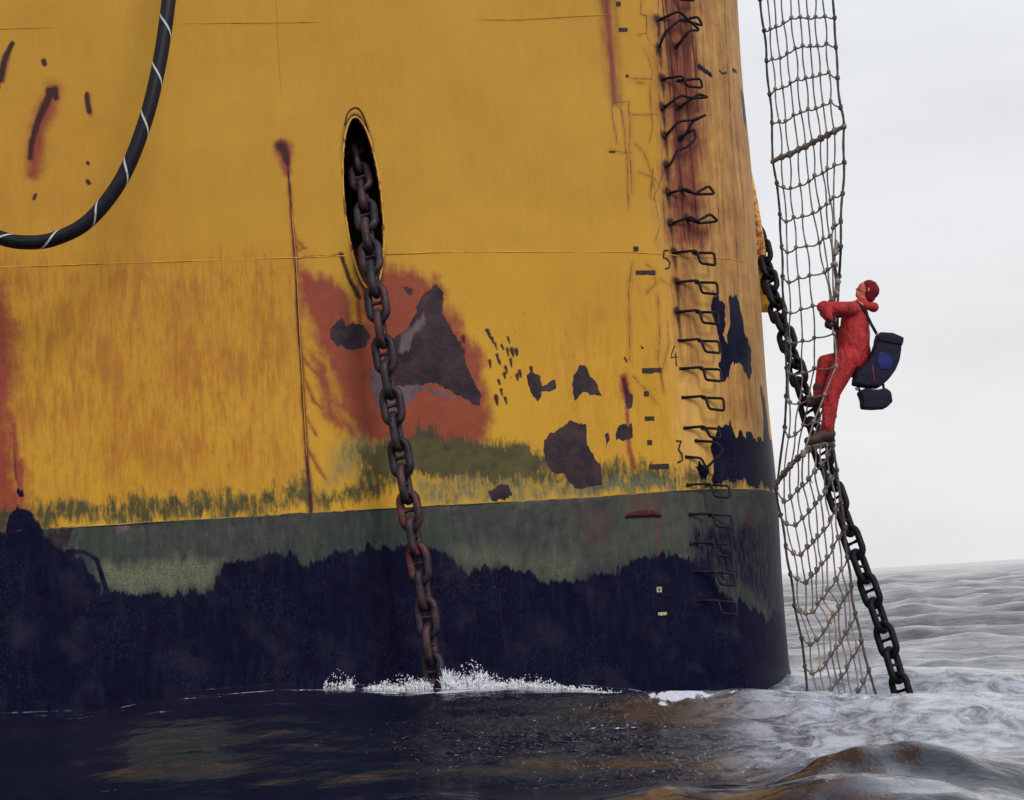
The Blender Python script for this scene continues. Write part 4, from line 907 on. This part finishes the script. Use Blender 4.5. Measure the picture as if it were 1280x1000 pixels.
sky_sheen = np.zeros_like(WX); side = sm(.10, .19, TA)
side2 = sm(.07, .16, TA); sky_sheen = side2*sm(10.4, 12.0, RR)*(1-sm(17, 26, RR))*.72  # reflected sky brightness painted into the water colour right of the bow
def sheen_blob(x, y, D, rx, ry, a):
    global sky_sheen
    d = ray(x, y); X0 = d.x/d.y*D; sky_sheen = np.maximum(sky_sheen, a*np.exp(-((WX-X0)/rx)**2-((WY-D)/ry)**2))
sheen_blob(990, 975, 8.9, .8, .25, .5); sheen_blob(1250, 985, 8.3, .6, .2, .5)
crest = np.clip((H-.16)/.2, 0, 1)*.2*(RR > 22); foam = np.maximum(foam, crest)
a = sme.attributes.new('foam', 'FLOAT', 'POINT'); a.data.foreach_set('value', foam.astype(np.float32).ravel())
chop = (1-.55*lee*nearw)*(1+1.2*sm(18, 60, RR)); a = sme.attributes.new('chop', 'FLOAT', 'POINT'); a.data.foreach_set('value', chop.astype(np.float32).ravel())
a = sme.attributes.new('open', 'FLOAT', 'POINT'); a.data.foreach_set('value', (sm(19, 40, RR)*.85+.10*side).astype(np.float32).ravel())
a = sme.attributes.new('sky_sheen', 'FLOAT', 'POINT'); a.data.foreach_set('value', sky_sheen.astype(np.float32).ravel())
w = NM('sea_water', .04); w.b.inputs['IOR'].default_value = 1.333
tc = w.coord('Object'); 
def wmap(s, rot=0):
    mp = w.n.new('ShaderNodeMapping'); mp.inputs['Scale'].default_value = s; mp.inputs['Rotation'].default_value = (0, 0, rot); w.L(tc, mp.inputs[0]); return mp.outputs[0]
f_n = w.noise(wmap((1, .42, 1)), 7.5, 9, .7, .9); f_f = w.noise(wmap((1, 1, 1)), 30, 5, .7)
fv = w.math('ADD', w.attr('foam'), w.math('MULTIPLY', w.math('SUBTRACT', f_n, .5), 1.25)); ff = w.mr(fv, .66, .76, 0, 1, True)
lace = w.mr(w.math('ABSOLUTE', w.math('SUBTRACT', f_n, .5)), .0, .028, 1, 0)
ff2 = w.math('MULTIPLY', w.math('MULTIPLY', lace, w.mr(w.attr('foam'), .2, .55)), .14); ff = w.math('MAXIMUM', ff, ff2)
fl_ = w.math('MULTIPLY', w.mr(w.noise(wmap((1, .30, 1), .05), 30, 5, .75, .4), .60, .66), w.mr(w.math('MULTIPLY', w.attr('foam'), w.mr(f_n, .35, .6)), .10, .42)); ff = w.math('MAXIMUM', ff, w.math('MULTIPLY', fl_, .85))
ff = w.math('MULTIPLY', ff, w.mr(f_f, .25, .6, .55, 1))
deep = w.mix(w.mr(w.noise(tc, .4, 3), .4, .6), (.005, .006, .015, 1), (.009, .010, .021, 1))
deep = w.mix(w.math('MULTIPLY', w.attr('sky_sheen'), w.mr(w.noise(wmap((1, .7, 1), .1), 4.5, 9, .74, .7), .40, .56, .12, 1)), deep, srgb(184,191,206))
w.base(w.mix(ff, deep, srgb(200,206,224))); w.L(w.mr(ff, 0, 1, .04, .7), w.b.inputs['Roughness'])
b0 = w.bump(w.noise(wmap((1, .7, 1), .3), 2.0, 9, .68, .5), .45, .16)
b1 = w.bump(w.noise(wmap((1, .9, 1), .12), 4.2, 5, .55, .3), .35, .03, b0); b2 = w.bump(w.noise(wmap((1, .8, 1), -.2), 16, 4, .6), .35, .006, b1); w.L(w.attr('open'), [nd for nd in w.n if nd.type == 'BUMP'][0].inputs['Strength'])
b3 = w.bump(ff, .3, .02, b2)
for nd in list(w.n):
    if nd.type == 'BUMP' and nd.inputs['Distance'].default_value in (np.float32(.03), np.float32(.006)): w.L(w.math('MULTIPLY', w.attr('chop'), .60), nd.inputs['Strength'])
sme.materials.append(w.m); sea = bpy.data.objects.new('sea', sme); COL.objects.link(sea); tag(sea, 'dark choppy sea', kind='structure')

# ------------------------------------------------------------------ splashes thrown up by the chain and the hull
fo = NM('sea_foam', .5); fo.base(srgb(222,224,232)); v = fo.coord('Object'); fo.L(fo.mr(fo.noise(v, 28, 7, .75), .42, .56, .25, .95), fo.b.inputs['Alpha']); foam_mat = fo.m
mb = MB()
def wz(p): return height_at(p.x, p.y)
def splash(x0, x1, D, h, n, lean=0.0, small=.0035):
    for _ in range(n):
        x = random.uniform(x0, x1); e = abs((x-(x0+x1)/2)/((x1-x0)/2+1e-6)); hh = h*(1-e*.7)*random.random()**2.0
        p = at(x, 850, D+random.uniform(-.15, .15)); p.z = wz(p)+hh/F*D; p.x += lean*hh/F*D
        r_ = small*random.uniform(.5, 2.2)*(1.4-hh/h*.8); mb.blob(p, (r_*random.uniform(.8, 1.6), r_, r_*random.uniform(.8, 2.2)), 5, 4, .3)
def crown(pts, D, n):            # pts: (x, height in px, lean); a ragged wall of thin jets
    xs = [p_[0] for p_ in pts]
    for _ in range(n):
        x = random.uniform(xs[0], xs[-1]); h = np.interp(x, xs, [p_[1] for p_ in pts])*random.uniform(.35, 1.0); ln = np.interp(x, xs, [p_[2] for p_ in pts])
        p = at(x, 850, D+random.gauss(0, .05)); p.z = wz(p)-.02; t_ = h/F*D+.02
        q1 = p+Vector((ln*t_*.4+random.gauss(0, .01), random.gauss(0, .01), t_*.6)); q2 = p+Vector((ln*t_+random.gauss(0, .025), random.gauss(0, .02), t_))
        r_ = random.uniform(.005, .013); mb.tube([p, q1, q2], [r_*1.4, r_, r_*.15], 5)
        if random.random() < .5: mb.blob(q2+Vector((random.gauss(0, .015), 0, random.uniform(0, .03))), random.uniform(.002, .006), 5, 4, .3)
def sheet(pts, D, wob=.05):      # torn curtains of water, lumpy and leaning
    xs = [p_[0] for p_ in pts]; n = int((xs[-1]-xs[0])*1.6)+2; rows = 7
    for layer in range(2):
        vs = []; fs = []; ph = random.uniform(0, 9)
        for k in range(n):
            x = xs[0]+(xs[-1]-xs[0])*k/(n-1); h = np.interp(x, xs, [p_[1] for p_ in pts])/F*D*(.55+.5*abs(math.sin(k*.55+ph)*math.cos(k*.21+ph)))*random.uniform(.75, 1.1)
            p = at(x, 850, D+.08*layer); z0 = wz(p)-.03; ln = np.interp(x, xs, [p_[2] for p_ in pts])
            for r_ in range(rows):
                t_ = r_/(rows-1); vs.append(Vector((p.x+ln*h*t_+random.gauss(0, .006)*t_, p.y-wob*(1-t_)**2*1.6+random.gauss(0, .012), z0+(h+.03)*t_)))
        for k in range(n-1):
            for r_ in range(rows-1): a_ = k*rows+r_; fs.append((a_, a_+rows, a_+rows+1, a_+1))
        mb.add(vs, fs)
sheet([(552,4,0),(555,28,.1),(562,24,.3),(572,18,.5),(586,15,.5),(594,14,.2),(598,24,.2),(603,20,.4),(612,9,.5),(628,7,.5),(648,2,.3)], 16.86)
sheet([(452,1,0),(466,5,.2),(482,8,.1),(500,4,.1),(514,11,.2),(528,12,.1),(541,7,0)], 16.78); sheet([(418,1,0),(428,5,.2),(436,11,.2),(441,1,0)], 16.82); sheet([(634,1,0),(643,12,-.3),(655,7,.2),(670,8,.2),(700,4,.2),(740,3,.2),(790,1,0)], 17.15)
crown([(553,26,.0),(560,24,.1),(570,16,.3),(583,17,.4),(590,12,.4),(596,22,.1),(601,24,.1),(606,10,.5),(622,8,.5),(642,1,.3)], 16.9, 240)
crown([(420,2,.2),(430,5,.2),(436,15,.1),(438,9,0),(441,1,0)], 16.85, 70)
crown([(455,1,.2),(468,5,.2),(482,9,.0),(486,5,.1),(500,4,.1),(514,11,.2),(528,12,.1),(538,8,0)], 16.8, 130)
crown([(636,2,0),(643,14,-.2),(652,7,.1),(665,9,.1),(680,5,.2),(700,2,0),(760,1,0)], 17.2, 80)
splash(552, 612, 16.9, 40, 420, .25); splash(585, 645, 16.95, 20, 200); splash(405, 442, 16.8, 26, 110); splash(470, 535, 16.8, 22, 240); splash(636, 700, 17.2, 20, 160); splash(700, 790, 17.5, 7, 60)
spl = mb.build('splash', foam_mat); tag(spl, 'white spray and droplets thrown up where the chain meets the sea', 'spray', kind='stuff')
